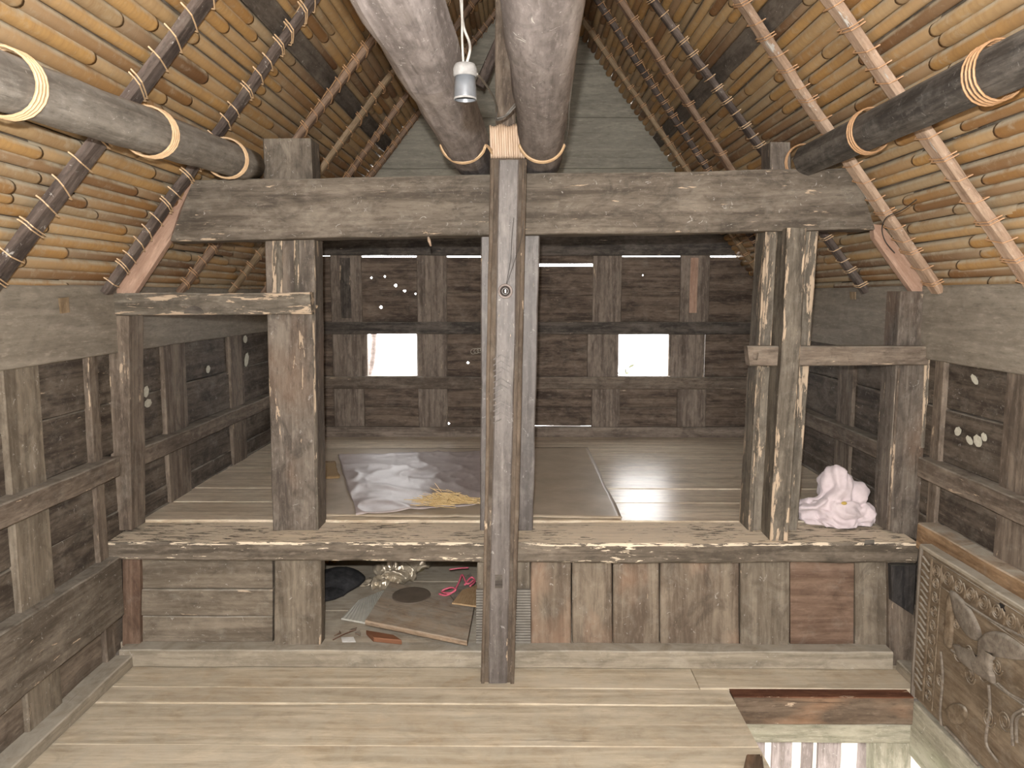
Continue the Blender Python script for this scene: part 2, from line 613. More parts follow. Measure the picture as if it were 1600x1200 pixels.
# dusty top planks under the eave
for side, sn, w in ((-1, 'left', wl), (1, 'right', wr)):
    wallboard('top_plank', side, Y0, YB, -.208 if side < 0 else -.225, .03, .034, .05, W['grey'], w, hew=.003)
    wallboard('rail', side, Y0, 2.66, -.640, -.570, .052, .075, W['stile'], w, hew=.004)
    wallboard('rail', side, 2.80, YB, -.640, -.572, .052, .075, W['stile'], w, hew=.004)
    wallboard('rail', side, 2.8, YB, ZS - .06, ZS + .002, .01, .03, W['dark'], w)
wallboard('rail', -1, Y0, 2.63, -1.145, -.926, .05, .075, W['beam'], wl, hew=.005)
bb = wallboard('baseboard_left', -1, Y0, 2.62, ZF, ZF + .045, .075, .09, W['base'], hew=.003)
tag(bb, 'dusty kerb strip along the foot of the wall at the left', 'baseboard', **S)
wallboard('rail', 1, Y0, 2.61, -.88, -.785, .065, .09, W['orange'], wr, hew=.004)
bb = wallboard('baseboard_right', 1, 2.46, 2.62, ZF, ZF + .04, .105, .1, W['base'], hew=.003)
tag(bb, 'short dusty kerb strip between carved panel and base rail', 'baseboard', **S)
# peg ends on the grey plank, left; chalky dabs, right
o = plank('peg_end', P(0, 0, 1) * 0 + PX(93, 490, XL + .034), PX(107, 488, XL + .034), PX(90, 466, XL + .034), PX(105, 464, XL + .034), Vector((.006, 0, 0)), W['rafttan'], wl, hew=0)
o = plank('peg_end', PX(1330, 468, XR - .034), PX(1338, 468, XR - .034), PX(1329, 456, XR - .034), PX(1338, 456, XR - .034), Vector((-.006, 0, 0)), W['rafttan'], wr, hew=0)
MAT_CHALK = plain('chalky dab', (.50, .48, .40), (.36, .34, .28), 80, .9, .1)


def dab(px, py, rx, ry, rot, X, side, parent, nm='chalk_dab'):
    bm = bmesh.new()
    pts = []
    for k in range(14):
        a = 2 * math.pi * k / 14
        rr = 1 + .15 * math.sin(k * 3.1)
        x, y = rx * rr * math.cos(a), ry * rr * math.sin(a)
        pts.append(PX(px + x * math.cos(rot) - y * math.sin(rot), py + x * math.sin(rot) + y * math.cos(rot), X))
    prism(bm, pts, Vector((-side * .0015, 0, 0)))
    mesh_obj(nm, bm, MAT_CHALK, parent)


for d in ((1497, 674, 5, 7, .1), (1515, 688, 4, 8, -.5), (1528, 689, 6, 10, -.3), (1538, 683, 4, 7, -.3), (1523, 593, 4, 9, -.5), (1529, 572, 6, 3, .2)):
    dab(*d, XR - .006, 1, wr)
for d in ((228, 612, 4, 9, .1), (231, 630, 5, 7, .4), (325, 577, 3, 6, .1), (385, 562, 3, 11, .1), (383, 530, 3, 6, 0)):
    dab(*d, XL + .006, -1, wl)

# ---- back wall ------------------------------------------------------------
wb = empty('wall_back', Vector((0, YB, ZS)))
tag(wb, 'sooty panelled back wall with two small open windows', 'wall', **S)


def holed(name, x0, x1, z0, z1, proud, th, mat, holes, parent):
    """board with peg holes right through it"""
    y = YB - proud
    cs = []
    for c, r in holes:
        cs.append((c.x - r, c.x + r, c.z - r * .45, c.z + r * .45))
        cs.append((c.x - r * .45, c.x + r * .45, c.z - r, c.z + r))
    xs = sorted({x0, x1} | {v for c in cs for v in c[:2] if x0 < v < x1})
    zs = sorted({z0, z1} | {v for c in cs for v in c[2:] if z0 < v < z1})
    bm = bmesh.new()
    vg = {}

    def vv(a, b):
        if (a, b) not in vg:
            vg[(a, b)] = bm.verts.new((a, y, b))
        return vg[(a, b)]
    for xa, xc in zip(xs, xs[1:]):
        for za, zc in zip(zs, zs[1:]):
            mx, mz = (xa + xc) / 2, (za + zc) / 2
            if any(c[0] < mx < c[1] and c[2] < mz < c[3] for c in cs):
                continue
            bm.faces.new((vv(xa, za), vv(xc, za), vv(xc, zc), vv(xa, zc)))
    r = bmesh.ops.extrude_face_region(bm, geom=list(bm.faces))
    for v in r['geom']:
        if isinstance(v, bmesh.types.BMVert):
            v.co.y += th
    return mesh_obj(name, bm, mat, parent, frame(Vector((x0, y, z0)), Vector((x1, y, z0)), Vector((0, -1, 0))))


def panel(xa, xc, z0, z1, proud, hew):
    hs = [(P(px, py, YB), r) for px, py, r in holes_px]
    hs = [(c, r) for c, r in hs if xa < c.x < xc and z0 < c.z < z1]
    if hs:
        return holed('panel_board', xa, xc, z0, z1, proud, .02, W['back'], hs, wb)
    return bboard('panel_board', xa, xc, z0, z1, proud, .02, W['back'], hew=hew)


def zb(py):
    return P(800, py, YB).z


def xb(px, py=540):
    return P(px, py, YB).x


def bboard(name, x0, x1, z0, z1, proud, th, mat, parent=wb, vert=False, **k):
    y = YB - proud
    d = Vector((0, th, 0))
    if vert:
        return plank(name, Vector((x0, y, z0)), Vector((x1, y, z0)), Vector((x0, y, z1)), Vector((x1, y, z1)), d, mat, parent, **k)
    return plank(name, Vector((x0, y, z0)), Vector((x0, y, z1)), Vector((x1, y, z0)), Vector((x1, y, z1)), d, mat, parent, **k)


zt0, zt1 = zb(401), zb(360)           # top board
r1a, r1b = zb(522), zb(503)           # upper rail
r2a, r2b = zb(607), zb(588)           # lower rail
zr0, zr1 = ZS, zb(666)
stiles = [(520, 568), (653, 699), (925, 970), (1060, 1105)]       # pixel x of the stiles
bays = [None, (521, 566), (653, 700), (748, 838), (921, 968), (1058, 1104), None]
bboard('top_board', XL, XR, zt0 + .006, zt1 + .12, .02, .05, W['darker'])
bboard('rail', XL, XR, r1a, r1b, .03, .05, W['darker'])
bboard('rail', XL, XR, r2a, r2b, .03, .05, W['stile'])
bboard('bottom_rail', XL, XR, zr0 - .03, zr1, .03, .06, W['backstile'])
for i, (a, b) in enumerate(stiles):
    for j, (z0, z1) in enumerate(((r1b, zt0 + .004), (r2b, r1a), (zr1, r2a))):
        if j == 1 and i in (2, 3):
            a2, b2 = (917, 966) if i == 2 else (1052, 1100)
        elif j == 1 and i in (0, 1):
            a2, b2 = (520, 565) if i == 0 else (653, 699)
        else:
            a2, b2 = a, b
        bboard('stile', xb(a2), xb(b2), z0 - .012, z1 + (.03 if j == 0 else .012), .014, .035, W['backstile'], vert=True)
# pale strip fixed on the right stile, dark strip on the left one
bboard('pale_strip', xb(1077, 450), xb(1089, 450), zb(489), zb(403), .02, .008, W['pink'], vert=True)
bboard('dark_strip', xb(533, 450), xb(549, 450), zb(497), zb(403), .02, .008, W['darker'], vert=True)
# panels; the top row leaves slits of daylight under the top board
xedge = [XL, xb(520), xb(568), xb(653), xb(699), xb(925), xb(970), xb(1060), xb(1105), XR]
holes_px = [(580, 434, .007), (601, 432, .007), (618, 446, .010), (632, 454, .010), (653 - 4, 459, .006), (595, 480, .010), (731, 567, .008), (697 + 4, 662, .008),
            (1005, 430, .005)]
for i in range(0, 9, 2):
    x0, x1 = xedge[i] - (.012 if i else 0), xedge[i + 1] + (.012 if i < 8 else 0)
    if i == 4:
        cols = [(x0, xb(800)), (xb(800), x1)]
    else:
        cols = [(x0, x1)]
    for q, (xa, xc) in enumerate(cols):
        # top row of two boards, slit height differs
        gap = {0: .004, 2: .009, 4: .009, 6: .008, 8: .008}[i]
        top = zt0 + .006 - gap
        if i == 4 and q == 1:
            top = zb(416)
            bboard('panel_board', xa, xc, zb(412), zt0 + .01, -.004, .02, W['back'], hew=.001)
        mid = (r1b + top) / 2 + random.uniform(-.02, .02)
        for z0, z1 in ((r1b - .006, mid + .0005), (mid - .0005, top)):
            panel(xa, xc, z0, z1, random.uniform(-.004, .002), .002)
        # middle row (windows in bays 2 and 6)
        if i in (2, 6):
            pass
        else:
            panel(xa, xc, r2b - .004, r1a + .004, 0, .0015)
        # bottom row
        mid = (zr1 + r2a) / 2
        for z0, z1 in ((zr1 - .004 + (.006 if (i == 4 and q == 1) else 0), mid + .0005), (mid - .0005, r2a + .006)):
            panel(xa, xc, z0, z1, random.uniform(-.004, .002), .002)
# windows: jamb liners around the two openings
for k, (a, b) in enumerate(((574, 651), (966, 1045))):
    w = empty('window_%d' % (k + 1), Vector(((xb(a) + xb(b)) / 2, YB, r2b)))
    tag(w, ['small square open window, the one left of the central post', 'small square open window, the one right of the central post'][k], 'window', **S)
    lo, hi = xedge[2 if k == 0 else 6], xedge[3 if k == 0 else 7]
    x0, x1 = xb(a), xb(b)
    if k == 1:
        lo, hi = xb(962), xb(1060)
    for s0, s1 in ((min(lo, x0) - .016, x0), (x1, max(hi, x1) + .012)):
        if s1 - s0 > .004:
            bboard('jamb', s0, s1, r2b - .004, r1a + .004, .004, .035, W['backstile'], w, True, hew=.001)
    bboard('window_sill', x0 - .01, x1 + .01, r2b - .001, r2b + .004, .028, .06, W['backstile'], w, hew=0)
# chalk scribble on the back wall
bm = bmesh.new()
pts = []
for k in range(70):
    s = k / 69
    pts.append(P(738 + 24 * s + 5 * math.cos(s * 30), 549 - 3 * s + 4.5 * math.sin(s * 30) * (1 - .4 * s), YB - .004))
add_tube(bm, pts, .0012, 4)
mesh_obj('chalk_scribble', bm, MAT_CHALK, wb)

# gable
wg = empty('wall_gable', Vector((0, YB, 0)))
tag(wg, 'grey green boarded gable triangle above the back wall', 'wall', **S)
zz = zt1 + .10
gb = [zz, zz + .26, zz + .55, zz + .85, RIDGE_Z + .02]
for i in range(4):
    z0, z1 = gb[i], gb[i + 1]

    def xl(z, s):
        return EAVE[s] - s * z / SLOPE[s]
    a1, b1 = Vector((xl(z0, -1), YB, z0)), Vector((xl(z0, 1), YB, z0))
    a2, b2 = Vector((xl(z1 - .001, -1), YB, z1 - .001)), Vector((xl(z1 - .001, 1), YB, z1 - .001))
    if i == 3:
        a2 = Vector((RIDGE_X - .01, YB, z1))
        b2 = Vector((RIDGE_X + .01, YB, z1))
    plank('gable_board', a1, a2, b1, b2, Vector((0, .03, 0)), W['gable'], wg, hew=.001, seg=.2)
for s in (-1, 1):   # cheeks between the wall panels and the roof, below the gable
    bm = bmesh.new()
    prism(bm, [Vector((EAVE[s], YB + .02, zt0 + .05)), Vector((EAVE[s] * .3, YB + .02, zt0 + .05)), Vector((EAVE[s] * .3, YB + .02, zz)), Vector((EAVE[s] - s * zz / SLOPE[s], YB + .02, zz))], Vector((0, .03, 0)))
    mesh_obj('gable_board', bm, W['back'], wg)

# unseen front wall added behind the camera; its opening is sized to limit daylight
wf = empty('wall_front_unseen', Vector((0, Y0, ZF)))
tag(wf, 'unseen front wall added behind the camera, its opening sized to limit daylight', 'wall', **S)
DW, DT = .42, .10
for x0, x1, z0, z1 in ((-1.47, -DW, ZF, .35), (DW, 1.47, ZF, .35), (-DW, DW, DT, .9), (-.95, -DW, .35, .62), (DW, .95, .35, .62)):
    bm = bmesh.new()
    box(bm, x0, x1, Y0 - .04, Y0, z0, z1)
    mesh_obj('wall_board', bm, W['stile'], wf)

# ---- ceiling: bamboo culms on a thatch backing ----------------------------
for side, sn in ((-1, 'left'), (1, 'right')):
    n, up = roof_n(side), roof_up(side)
    e = Vector((EAVE[side], 0, 0)) - up * .12
    Lr = math.hypot(RIDGE_Z / SLOPE[side], RIDGE_Z) + .14
    bm = bmesh.new()
    a, b = e + Vector((0, Y0 - .1, 0)), e + Vector((0, YB + .12, 0))
    prism(bm, [a - n * .012, b - n * .012, b + up * Lr - n * .012, a + up * Lr - n * .012], -n * .08)
    c = mesh_obj('ceiling_' + sn, bm, W['thatch'], None, frame(a, b, n))
    tag(c, {-1: 'sloping roof lined with golden split bamboo, the slope at the left', 1: 'sloping roof lined with golden split bamboo, the slope at the right'}[side], 'ceiling', **S)
    bm = bmesh.new()
    lay = bm.verts.layers.float.new('pale')
    rnd = random.Random(side + 5)
    t = .125
    row = 0
    while t < Lr - .02:
        r0 = rnd.uniform(.0165, .0205)
        y = Y0 + .05 - rnd.uniform(0, .6) if row % 2 else Y0 + .05 - rnd.uniform(0, .6)
        y = max(y, Y0 + .05)
        tb = t
        bat = (1.075 < t - .12 < 1.15)
        while y < YB - .02 and not bat:
            ln = rnd.uniform(.32, .8)
            y1 = min(y + ln, YB - .01)
            r = r0 * rnd.uniform(.9, 1.12)
            h0 = rnd.uniform(-.003, .002)
            h1 = h0 + rnd.uniform(.004, .010)
            wob = rnd.uniform(-.004, .004)
            K = 9
            ys = [y - .05, y - .02, y + .03, (y + y1) / 2, y1 - .03, y1 - .012, y1]
            fs = [1, 1, .7, .22, 0, 0, .3]
            rs = [r * .97, r * .98, r, r * 1.0, r * 1.0, r * 1.02, r * 1.0]
            rings = []
            for q, (yy, ff, rr) in enumerate(zip(ys, fs, rs)):
                s = (yy - y) / max(.01, (y1 - y))
                hh = h0 + (h1 - h0) * s
                ring = []
                for k in range(K):
                    an = (k / (K - 1) * 2 - 1) * R(98)
                    ycut = yy - (.020 * (an / R(98)) ** 2 if q >= 5 else 0)
                    co = e + up * (tb + math.sin(an) * rr + wob * s) + n * (math.cos(an) * rr * .85 + hh - .004) + Vector((0, ycut, 0))
                    v = bm.verts.new(co)
                    v[lay] = ff
                    ring.append(v)
                rings.append(ring)
            for A, B in zip(rings, rings[1:]):
                for k in range(K - 1):
                    bm.faces.new((A[k], A[k + 1], B[k + 1], B[k]))
            # septum closing the far end
            ce = sum((v.co for v in rings[-1]), Vector()) / K
            cv = bm.verts.new(ce + Vector((0, -.004, 0)) - n * .004)
            cv[lay] = 1
            for k in range(K - 1):
                bm.faces.new((rings[-1][k], rings[-1][k + 1], cv))
            y = y1 + rnd.uniform(-.005, .004)
        t += r0 * 2.04
        row += 1
    o = mesh_obj('bamboo_culms', bm, MAT_BAMBOO, c, frame(Vector((EAVE[side], 0, 0)), Vector((EAVE[side], 0, 0)) + up, n) @ Matrix.Rotation(R(90), 4, 'Z'), smooth=True)
    # dark flat batten let into the bamboo
    tt = 1.115 + .12
    q = e + up * (tt - .038) + n * .004
    q2 = e + up * (tt + .038) + n * .004
    for y0_, y1_ in ((Y0 + .02, 2.05), (2.06, YB - .02)):
        plank('batten', q + Vector((0, y0_, 0)), q2 + Vector((0, y0_, 0)), q + Vector((0, y1_, 0)), q2 + Vector((0, y1_, 0)), n * .012, W['batten'], c)

# ================================================================== ROOF TIMBERS
RL = random.Random(3)


def rafter(lo, hi, side, mat, width, label, th=.026, lash='pale', half=1.0, ext=.3, off=None, slant=.022, step=.062):
    """pole on the bamboo through two pixels; wrapped along its length by a rattan cord"""
    n = roof_n(side)
    off = .034 if off is None else off
    a = on_roof(*lo, side, off + th)
    b = on_roof(*hi, side, off + th)
    up = (b - a).normalized()
    # run on from the eave to the ridge
    n0 = (0.0 - a.z) / up.z
    a2 = a + up * (n0 + .0)
    k = (RIDGE_Z - .20 - a.z) / up.z
    b2 = a + up * k
    acr = up.cross(n).normalized()
    if acr.y < 0:
        acr = -acr
    w = acr * width / 2
    r = plank('rafter', a2 - w, a2 + w, b2 - w * .85, b2 + w * .85, -n * th, mat, None, hew=.004, seg=.07, bev=.009)
    tag(r, label, 'rafter', 'rafters lashed under the bamboo roof')
    bm = bmesh.new()
    L = (b2 - a2).length
    s = .04
    path = []
    while s < L - .03:
        dbl = RL.random() < .45
        sl = slant * RL.uniform(.6, 1.4)
        sp = RL.uniform(0, .008)
        for q in range(2 if dbl else 1):
            c = a2 + up * (s + q * .009)
            hw = width / 2 + .004
            path += [c - acr * hw * .4 - n * (th + .003) - up * sl * .6, c - acr * (hw + .006 + sp) - n * (th + .002) - up * sl * .8, c - acr * (hw + .001) - n * th * .55 - up * sl * .7,
                     c - acr * (hw - .006) + n * .0025 - up * sl * .5, c + n * .004, c + acr * (hw - .006) + n * .0025 + up * sl * .5,
                     c + acr * (hw + .001) - n * th * .55 + up * sl * .7, c + acr * (hw + .006 + sp) - n * (th + .002) + up * sl * .8,
                     c + acr * hw * .4 - n * (th + .003) + up * sl * .6]
        s += step * RL.uniform(.75, 1.25)
    add_tube(bm, path, .0021, 5)
    mesh_obj('rattan_lashing', bm, MAT_RATTAN if lash == 'pale' else MAT_RATTANDK, r, r.matrix_basis.copy())
    return r


LS, RS = -1, 1
rafter((0, 440), (330, 0), LS, W['raftdark'], .074, 'dark rafter with pale rattan loops, the one nearest the left edge', slant=-.024, step=.075)
rafter((172, 458), (497, 0), LS, W['raftdark'], .056, 'blackish rafter with pale loops running up from the end of the left lintel', slant=-.024, step=.06)
rafter((285, 459), (590, 60), LS, W['raftred'], .046, 'reddish brown rafter passing just behind the block on the tie beam', slant=-.02, lash='dk')
rafter((371, 451), (628, 103), LS, W['rafttan'], .054, 'straight tan rafter, second behind the block on the tie beam', slant=-.02, lash='dk')
rafter((420, 451), (645, 143), LS, W['raftred'], .040, 'narrow reddish rafter between the tan rafter and the gable rafter, left slope', slant=-.02, lash='dk')
rafter((455, 440), (668, 165), LS, W['raftred'], .050, 'rafter lying against the grey gable on the left slope', slant=-.012, lash='dk', step=.05)
rafter((1598, 437), (1287, 0), RS, W['raftpink'], .062, 'pinkish rafter nearest the right edge, crossed by the black purlin', slant=.016, lash='dk')
rafter((1462, 462), (1148, 0), RS, W['raftpink'], .064, 'pale mouldy pink rafter ending at the jamb of the right opening', slant=.014, lash='dk')
rafter((1345, 455), (1012, 0), RS, W['raftdark'], .050, 'black rafter with closely spaced pale loops, right slope', slant=.010, step=.058)
rafter((1262, 455), (963, 0), RS, W['raftred'], .060, 'tan pink rafter next to the black one, right slope', slant=.010, lash='dk', step=.09)
rafter((1225, 455), (928, 0), RS, W['raftdark'], .040, 'thin dark rafter with spiky loops third from the gable, right slope', slant=.006, lash='dk', step=.045)
rafter((1190, 440), (905, 30), RS, W['rafttan'], .040, 'tan rafter lying along the grey gable on the right slope', slant=.006, lash='dk', step=.06)

# ridge pole
bm = bmesh.new()
add_tube(bm, [(RIDGE_X, y, RIDGE_Z - .062 + .004 * math.sin(y * 3)) for y in [Y0 + i * (YB - Y0 - .03) / 16 for i in range(17)]], .036, 12)
tag(mesh_obj('ridge_pole', bm, W['raftdark'], None, frame(Vector((RIDGE_X, Y0, RIDGE_Z - .1)), Vector((RIDGE_X, YB, RIDGE_Z - .1)), Vector((0, 0, 1))), smooth=True), 'dark round ridge pole under the peak of the roof', 'beam')


def log(name, a, b, ra, rb, mat, sides=9, squash=1.0, rough=.006, facet=.0, n=36):
    bm = bmesh.new()
    bm.verts.layers.float.new('edge')
    M = frame(a, b, Vector((0, 0, 1)))
    L = (b - a).length
    _seed[0] += 1
    sd = Vector((_seed[0] * 2.3, 0, 0))
    K = 28
    rings = []
    for i in range(n + 1):
        s = i / n
        r = ra + (rb - ra) * s
        ring = []
        for k in range(K):
            an = 2 * math.pi * k / K
            # faceted hewn section
            fa = math.cos(math.pi / sides) / math.cos((an % (2 * math.pi / sides)) - math.pi / sides)
            rr = r * (1 + facet * (fa - 1))
            co = Vector((L * s, math.cos(an) * rr, math.sin(an) * rr * squash))
            nz = noise.noise(co * 9 + sd) * rough + noise.noise(Vector((s * L * 1.2, 0, 3)) + sd) * rough * .8
            co.y += math.cos(an) * nz
            co.z += math.sin(an) * nz
            ring.append(bm.verts.new(co))
        rings.append(ring)
    for A, B in zip(rings, rings[1:]):
        for k in range(K):
            bm.faces.new((A[k], A[(k + 1) % K], B[(k + 1) % K], B[k]))
    bm.faces.new(list(reversed(rings[0])))
    bm.faces.new(rings[-1])
    bm.transform(M)
    return mesh_obj(name, bm, mat, None, M, smooth=facet < .5)


def ring_loops(c, ax, r, count, rt, gap, skew=0.0, lift=None):
    """turns of rattan round a pole"""
    bm = bmesh.new()
    x = ax.normalized()
    y = x.orthogonal().normalized()
    z = x.cross(y)
    for q in range(count):
        cc = c + x * (q - (count - 1) / 2) * gap
        pts = []
        for k in range(25):
            an = 2 * math.pi * k / 24
            pts.append(cc + (y * math.cos(an) + z * math.sin(an)) * r + x * skew * math.sin(an + .6) + x * RL.uniform(-.001, .001))
        add_tube(bm, pts, rt, 6, False)
    return bm


# purlins
pl_a, pl_b = Vector((-.955, Y0 + .05, .262)), Vector((-.945, 2.76, .448))
ppl = log('purlin', pl_a, pl_b, .060, .055, W['purlin'], 8, 1.0, .004, .35)
tag(ppl, 'grey round purlin bound with rattan rings along the left slope', 'purlin', 'purlins under the rafters')
ax = pl_b - pl_a
for (px, py, c) in ((8, 128, 4), (233, 212, 4), (352, 256, 3)):
    d = ray(px, py)
    # nearest point of the purlin axis to the ray
    u, v, w0 = ax.normalized(), d.normalized(), pl_a
    bq = u.dot(v)
    s = (bq * v.dot(w0) - u.dot(w0)) / (1 - bq * bq)
    cpt = pl_a + u * s
    mesh_obj('rattan_binding', ring_loops(cpt, ax, .0625, c, .0030, .0105, .012), MAT_RATTAN, ppl)
pr_a, pr_b = Vector((.99, Y0 + .05, .464)), Vector((.99, 2.70, .457))
ppr = log('purlin', pr_a, pr_b, .058, .054, W['purlindark'], 8, 1.0, .002, .8)
tag(ppr, 'blackened faceted purlin bound with rattan rings along the right slope', 'purlin', 'purlins under the rafters')
ax = pr_b - pr_a
for (px, py, c) in ((1250, 245, 2), (1352, 190, 3), (1548, 100, 4)):
    d = ray(px, py)
    u, v, w0 = ax.normalized(), d.normalized(), pr_a
    bq = u.dot(v)
    s = (bq * v.dot(w0) - u.dot(w0)) / (1 - bq * bq)
    cpt = pr_a + u * s
    mesh_obj('rattan_binding', ring_loops(cpt, ax, .061, c, .0026, .014, .010), MAT_RATTANDK, ppr)

# the two big logs resting on the tie beam
lla, llb = Vector((-.262, Y0 + .1, .505)), Vector((-.164, 2.96, .492))
ll = log('ceiling_log', lla, llb, .083, .075, W['log'], 6, 1.0, .007, .55)
tag(ll, 'thick dusty lavender grey log overhead with a lamp holder in front of it', 'log', 'overhead logs resting on the tie beam')
lra, lrb = Vector((-.03, Y0 + .1, .500)), Vector((.086, 2.96, .492))
lr = log('ceiling_log', lra, lrb, .068, .073, W['log'], 9, 1.0, .006, .2)
tag(lr, 'thick dusty lavender grey log overhead with thin wires along its edge', 'log', 'overhead logs resting on the tie beam')

# ================================================================== PARTITION
# tie beam with ends cut to the roof slope
o = hboard('tie_beam', [(302, 281), (1338, 262), (1366, 358), (264, 376)], 2.70, .12, W['beam'], hew=.004)
tag(o, 'long heavy grey brown tie beam across the room below the bamboo roof', 'beam')

# block on top of the beam at the left, small one at the right
o = vboard('beam_block', [(411, 216), (486, 216), (489, 280), (412, 282)], 2.775, .12, W['beam'])
tag(o, 'short squared block standing on the left part of the tie beam', 'block')
o = vboard('beam_block', [(1203, 221), (1235, 221), (1237, 268), (1203, 268)], 2.775, .10, W['post'])
tag(o, 'small block between tie beam and black purlin at the right', 'block')

# left post with a groove at its head
lp = vboard('post', [(413, 356), (490, 356), (497, 829), (426, 829)], YPOST, .12, W['post'])
tag(lp, 'wide worn post left of the central post, standing on the sill', 'post')
vboard('head_rib', [(425, 360), (441, 360), (441, 470), (425, 470)], YPOST - .008, .008, W['flaky'], lp, hew=.001)
vboard('head_rib', [(459, 360), (466, 360), (468, 470), (459, 470)], YPOST - .008, .008, W['flaky'], lp, hew=.001)
vboard('edge_strip', [(487, 470), (490, 470), (497, 826), (493, 826)], YPOST - .004, .012, W['flaky'], lp, hew=.001)

# right post, ribbed and flaking
rp = vboard('post', [(1196, 356), (1279, 356), (1246, 829), (1168, 829)], YPOST - .01, .12, W['flaky'])
tag(rp, 'ribbed post with long flaking streaks beside the right side opening', 'post')
vboard('rib', [(1232, 356), (1262, 356), (1232, 849), (1203, 849)], YPOST - .12, .115, W['flaky'], rp, hew=.003)
vboard('edge_strip', [(1200, 360), (1204, 360), (1176, 840), (1171, 840)], YPOST - .016, .008, W['flaky'], rp, hew=.001)

# central post: core and flanks behind, carved shaft in front
cp = vboard('post', [(752, 358), (843, 358), (833, 829), (750, 829)], YPOST, .12, W['navel'])
tag(cp, 'square core post behind the carved shaft at the middle of the room', 'post')
YC = 2.51
cs = vboard('carved_shaft', [(766, 248), (823, 248), (804, 1071), (752, 1071)], YC + .012, .085, W['navelside'], hew=.003)
tag(cs, 'central lavender grey carved shaft standing on the front floor before the beam', 'post')
vboard('face_strip', [(779, 250), (811, 250), (792, 1068), (763, 1068)], YC - .004, .016, W['navel'], cs, hew=.002)
vboard('edge_strip', [(766, 250), (772, 250), (757, 1068), (752, 1068)], YC + .002, .01, W['navelside'], cs, hew=.002)
vboard('edge_strip', [(816, 250), (823, 250), (804, 1068), (798, 1068)], YC + .002, .01, W['navelside'], cs, hew=.002)
# incised chevrons
bm = bmesh.new()
for k in range(12):
    y = 560 + k * 9
    q = [P(771, y + 2, YC - .004), P(783, y - 6 + (k % 3), YC - .0055), P(797, y + 4, YC - .004)]
    if k % 4 == 3:
        q = q[:2]
    add_tube(bm, q, .0024, 4)
mesh_obj('chevron_carving', bm, W['navel'], cs)
# mortise
bm = bmesh.new()
box(bm, P(771, 0, YC).x, P(784, 0, YC).x, YC - .0055, YC, P(778, 918, YC).z, P(778, 897, YC).z)
mesh_obj('mortise_plug', bm, W['darker'], cs)

# king post above the beam, between the logs
o = vboard('king_post', [(775, -330), (812, -330), (803, 268), (773, 268)], 2.86, .07, W['stile'], hew=.003)
tag(o, 'narrow brown king post rising behind the two overhead logs', 'post')
# tilted dark brace in the dark gap
o = plank('roof_brace', P(742, 130, 3.6), P(756, 138, 3.6), P(790, 20, 3.6), P(806, 26, 3.6), Vector((0, .05, 0)), W['raftdark'])
tag(o, 'thin dark brace slanting in the shadow between the overhead logs', 'brace')

# rattan wrap between logs
rw = empty('rattan_wrap', P(792, 246, 2.56))
tag(rw, 'pale rattan wrapping binding the two overhead logs to the carved shaft', 'rattan wrap')
bm = bmesh.new()
for k in range(15):
    x = 767 + k * 3.6
    yb = 2.55 + .002 * math.sin(k * 2)
    q = [P(x - 1, 199 + 2 * math.sin(k), yb + .05), P(x - 1, 197 + 2 * math.sin(k), yb + .02), P(x - .5, 202, yb), P(x + .4, 225, yb - .002), P(x + 1, 243, yb), P(x + 1, 247, yb + .02), P(x + 1, 247, yb + .05)]
    add_tube(bm, smooth_path(q, 4), .0042, 6)
mesh_obj('wrapped_strands', bm, plain('pale wrapping strip', (.56, .43, .32), (.40, .28, .19), 70, .5, .4, aniso=(1, 1, .1)), rw, smooth=True)
for lg, la, lb, sgn in (('l', lla, llb, -1), ('r', lra, lrb, 1)):
    yl = 2.50
    c = la.lerp(lb, (yl - la.y) / (lb.y - la.y))
    for q in range(3):
        bm = bmesh.new()
        rr = (.0765 if sgn < 0 else .0745) + .001 * q
        pts = [P(770 if sgn < 0 else 821, 236 + 3 * q, 2.555)]
        for k in range(11):
            an = R(-70 + k * 14.5)       # from the inner side, under the log, up the outer side
            pts.append(Vector((c.x + sgn * math.sin(an) * rr, yl + q * .006 + .012 * math.sin(an), c.z - math.cos(an) * rr)))
        add_tube(bm, smooth_path(pts[1:] if q == 1 else pts, 5), .0034, 6)
        mesh_obj('loop_strand', bm, MAT_RATTAN, rw, smooth=True)

# side openings: lintels and jambs
o = hboard('lintel', [(160, 459), (483, 456), (486, 490), (160, 493)], YPOST - .055, .055, W['flaky'], hew=.003)
tag(o, 'flaking lintel of the left side opening, lapped over the wide post', 'lintel')
bm = bmesh.new()
mouth = [P(303 + 16 * math.cos(a), 490 - 12 * math.sin(a), YPOST - .058) for a in [i * math.pi / 8 for i in range(9)]]
prism(bm, mouth, Vector((0, .004, 0)))  # flat dark half-oval at the lower edge of the lintel
mesh_obj('dark_notch', bm, W['darker'], o)
o = vboard('jamb', [(164, 493), (201, 493), (205, 829), (176, 829)], YPOST - .05, .11, W['stile'], hew=.003)
tag(o, 'brown jamb post of the left side opening against the side wall', 'jamb')
o = hboard('lintel', [(1168, 541), (1452, 541), (1450, 571), (1172, 572)], YPOST - .085, .05, W['stile'], hew=.002)
tag(o, 'brown lintel of the right side opening, its end passing through the ribbed post', 'lintel')
bm = bmesh.new()
add_tube(bm, [P(1168, 555, YPOST - .055), P(1174, 555, YPOST - .055), P(1180, 556, YPOST - .055)], [.022, .034, .034], 12)
mesh_obj('end_knob', bm, W['stile'], o, smooth=True)
o = vboard('jamb', [(1408, 455), (1455, 455), (1438, 845), (1384, 829)], YPOST - .045, .11, W['post'], hew=.003)
tag(o, 'brown jamb post of the right side opening, rising to the eave', 'jamb')
vboard('edge_strip', [(1446, 560), (1455, 560), (1447, 700), (1440, 700)], YPOST - .05, .012, W['flaky'], o, hew=.001)
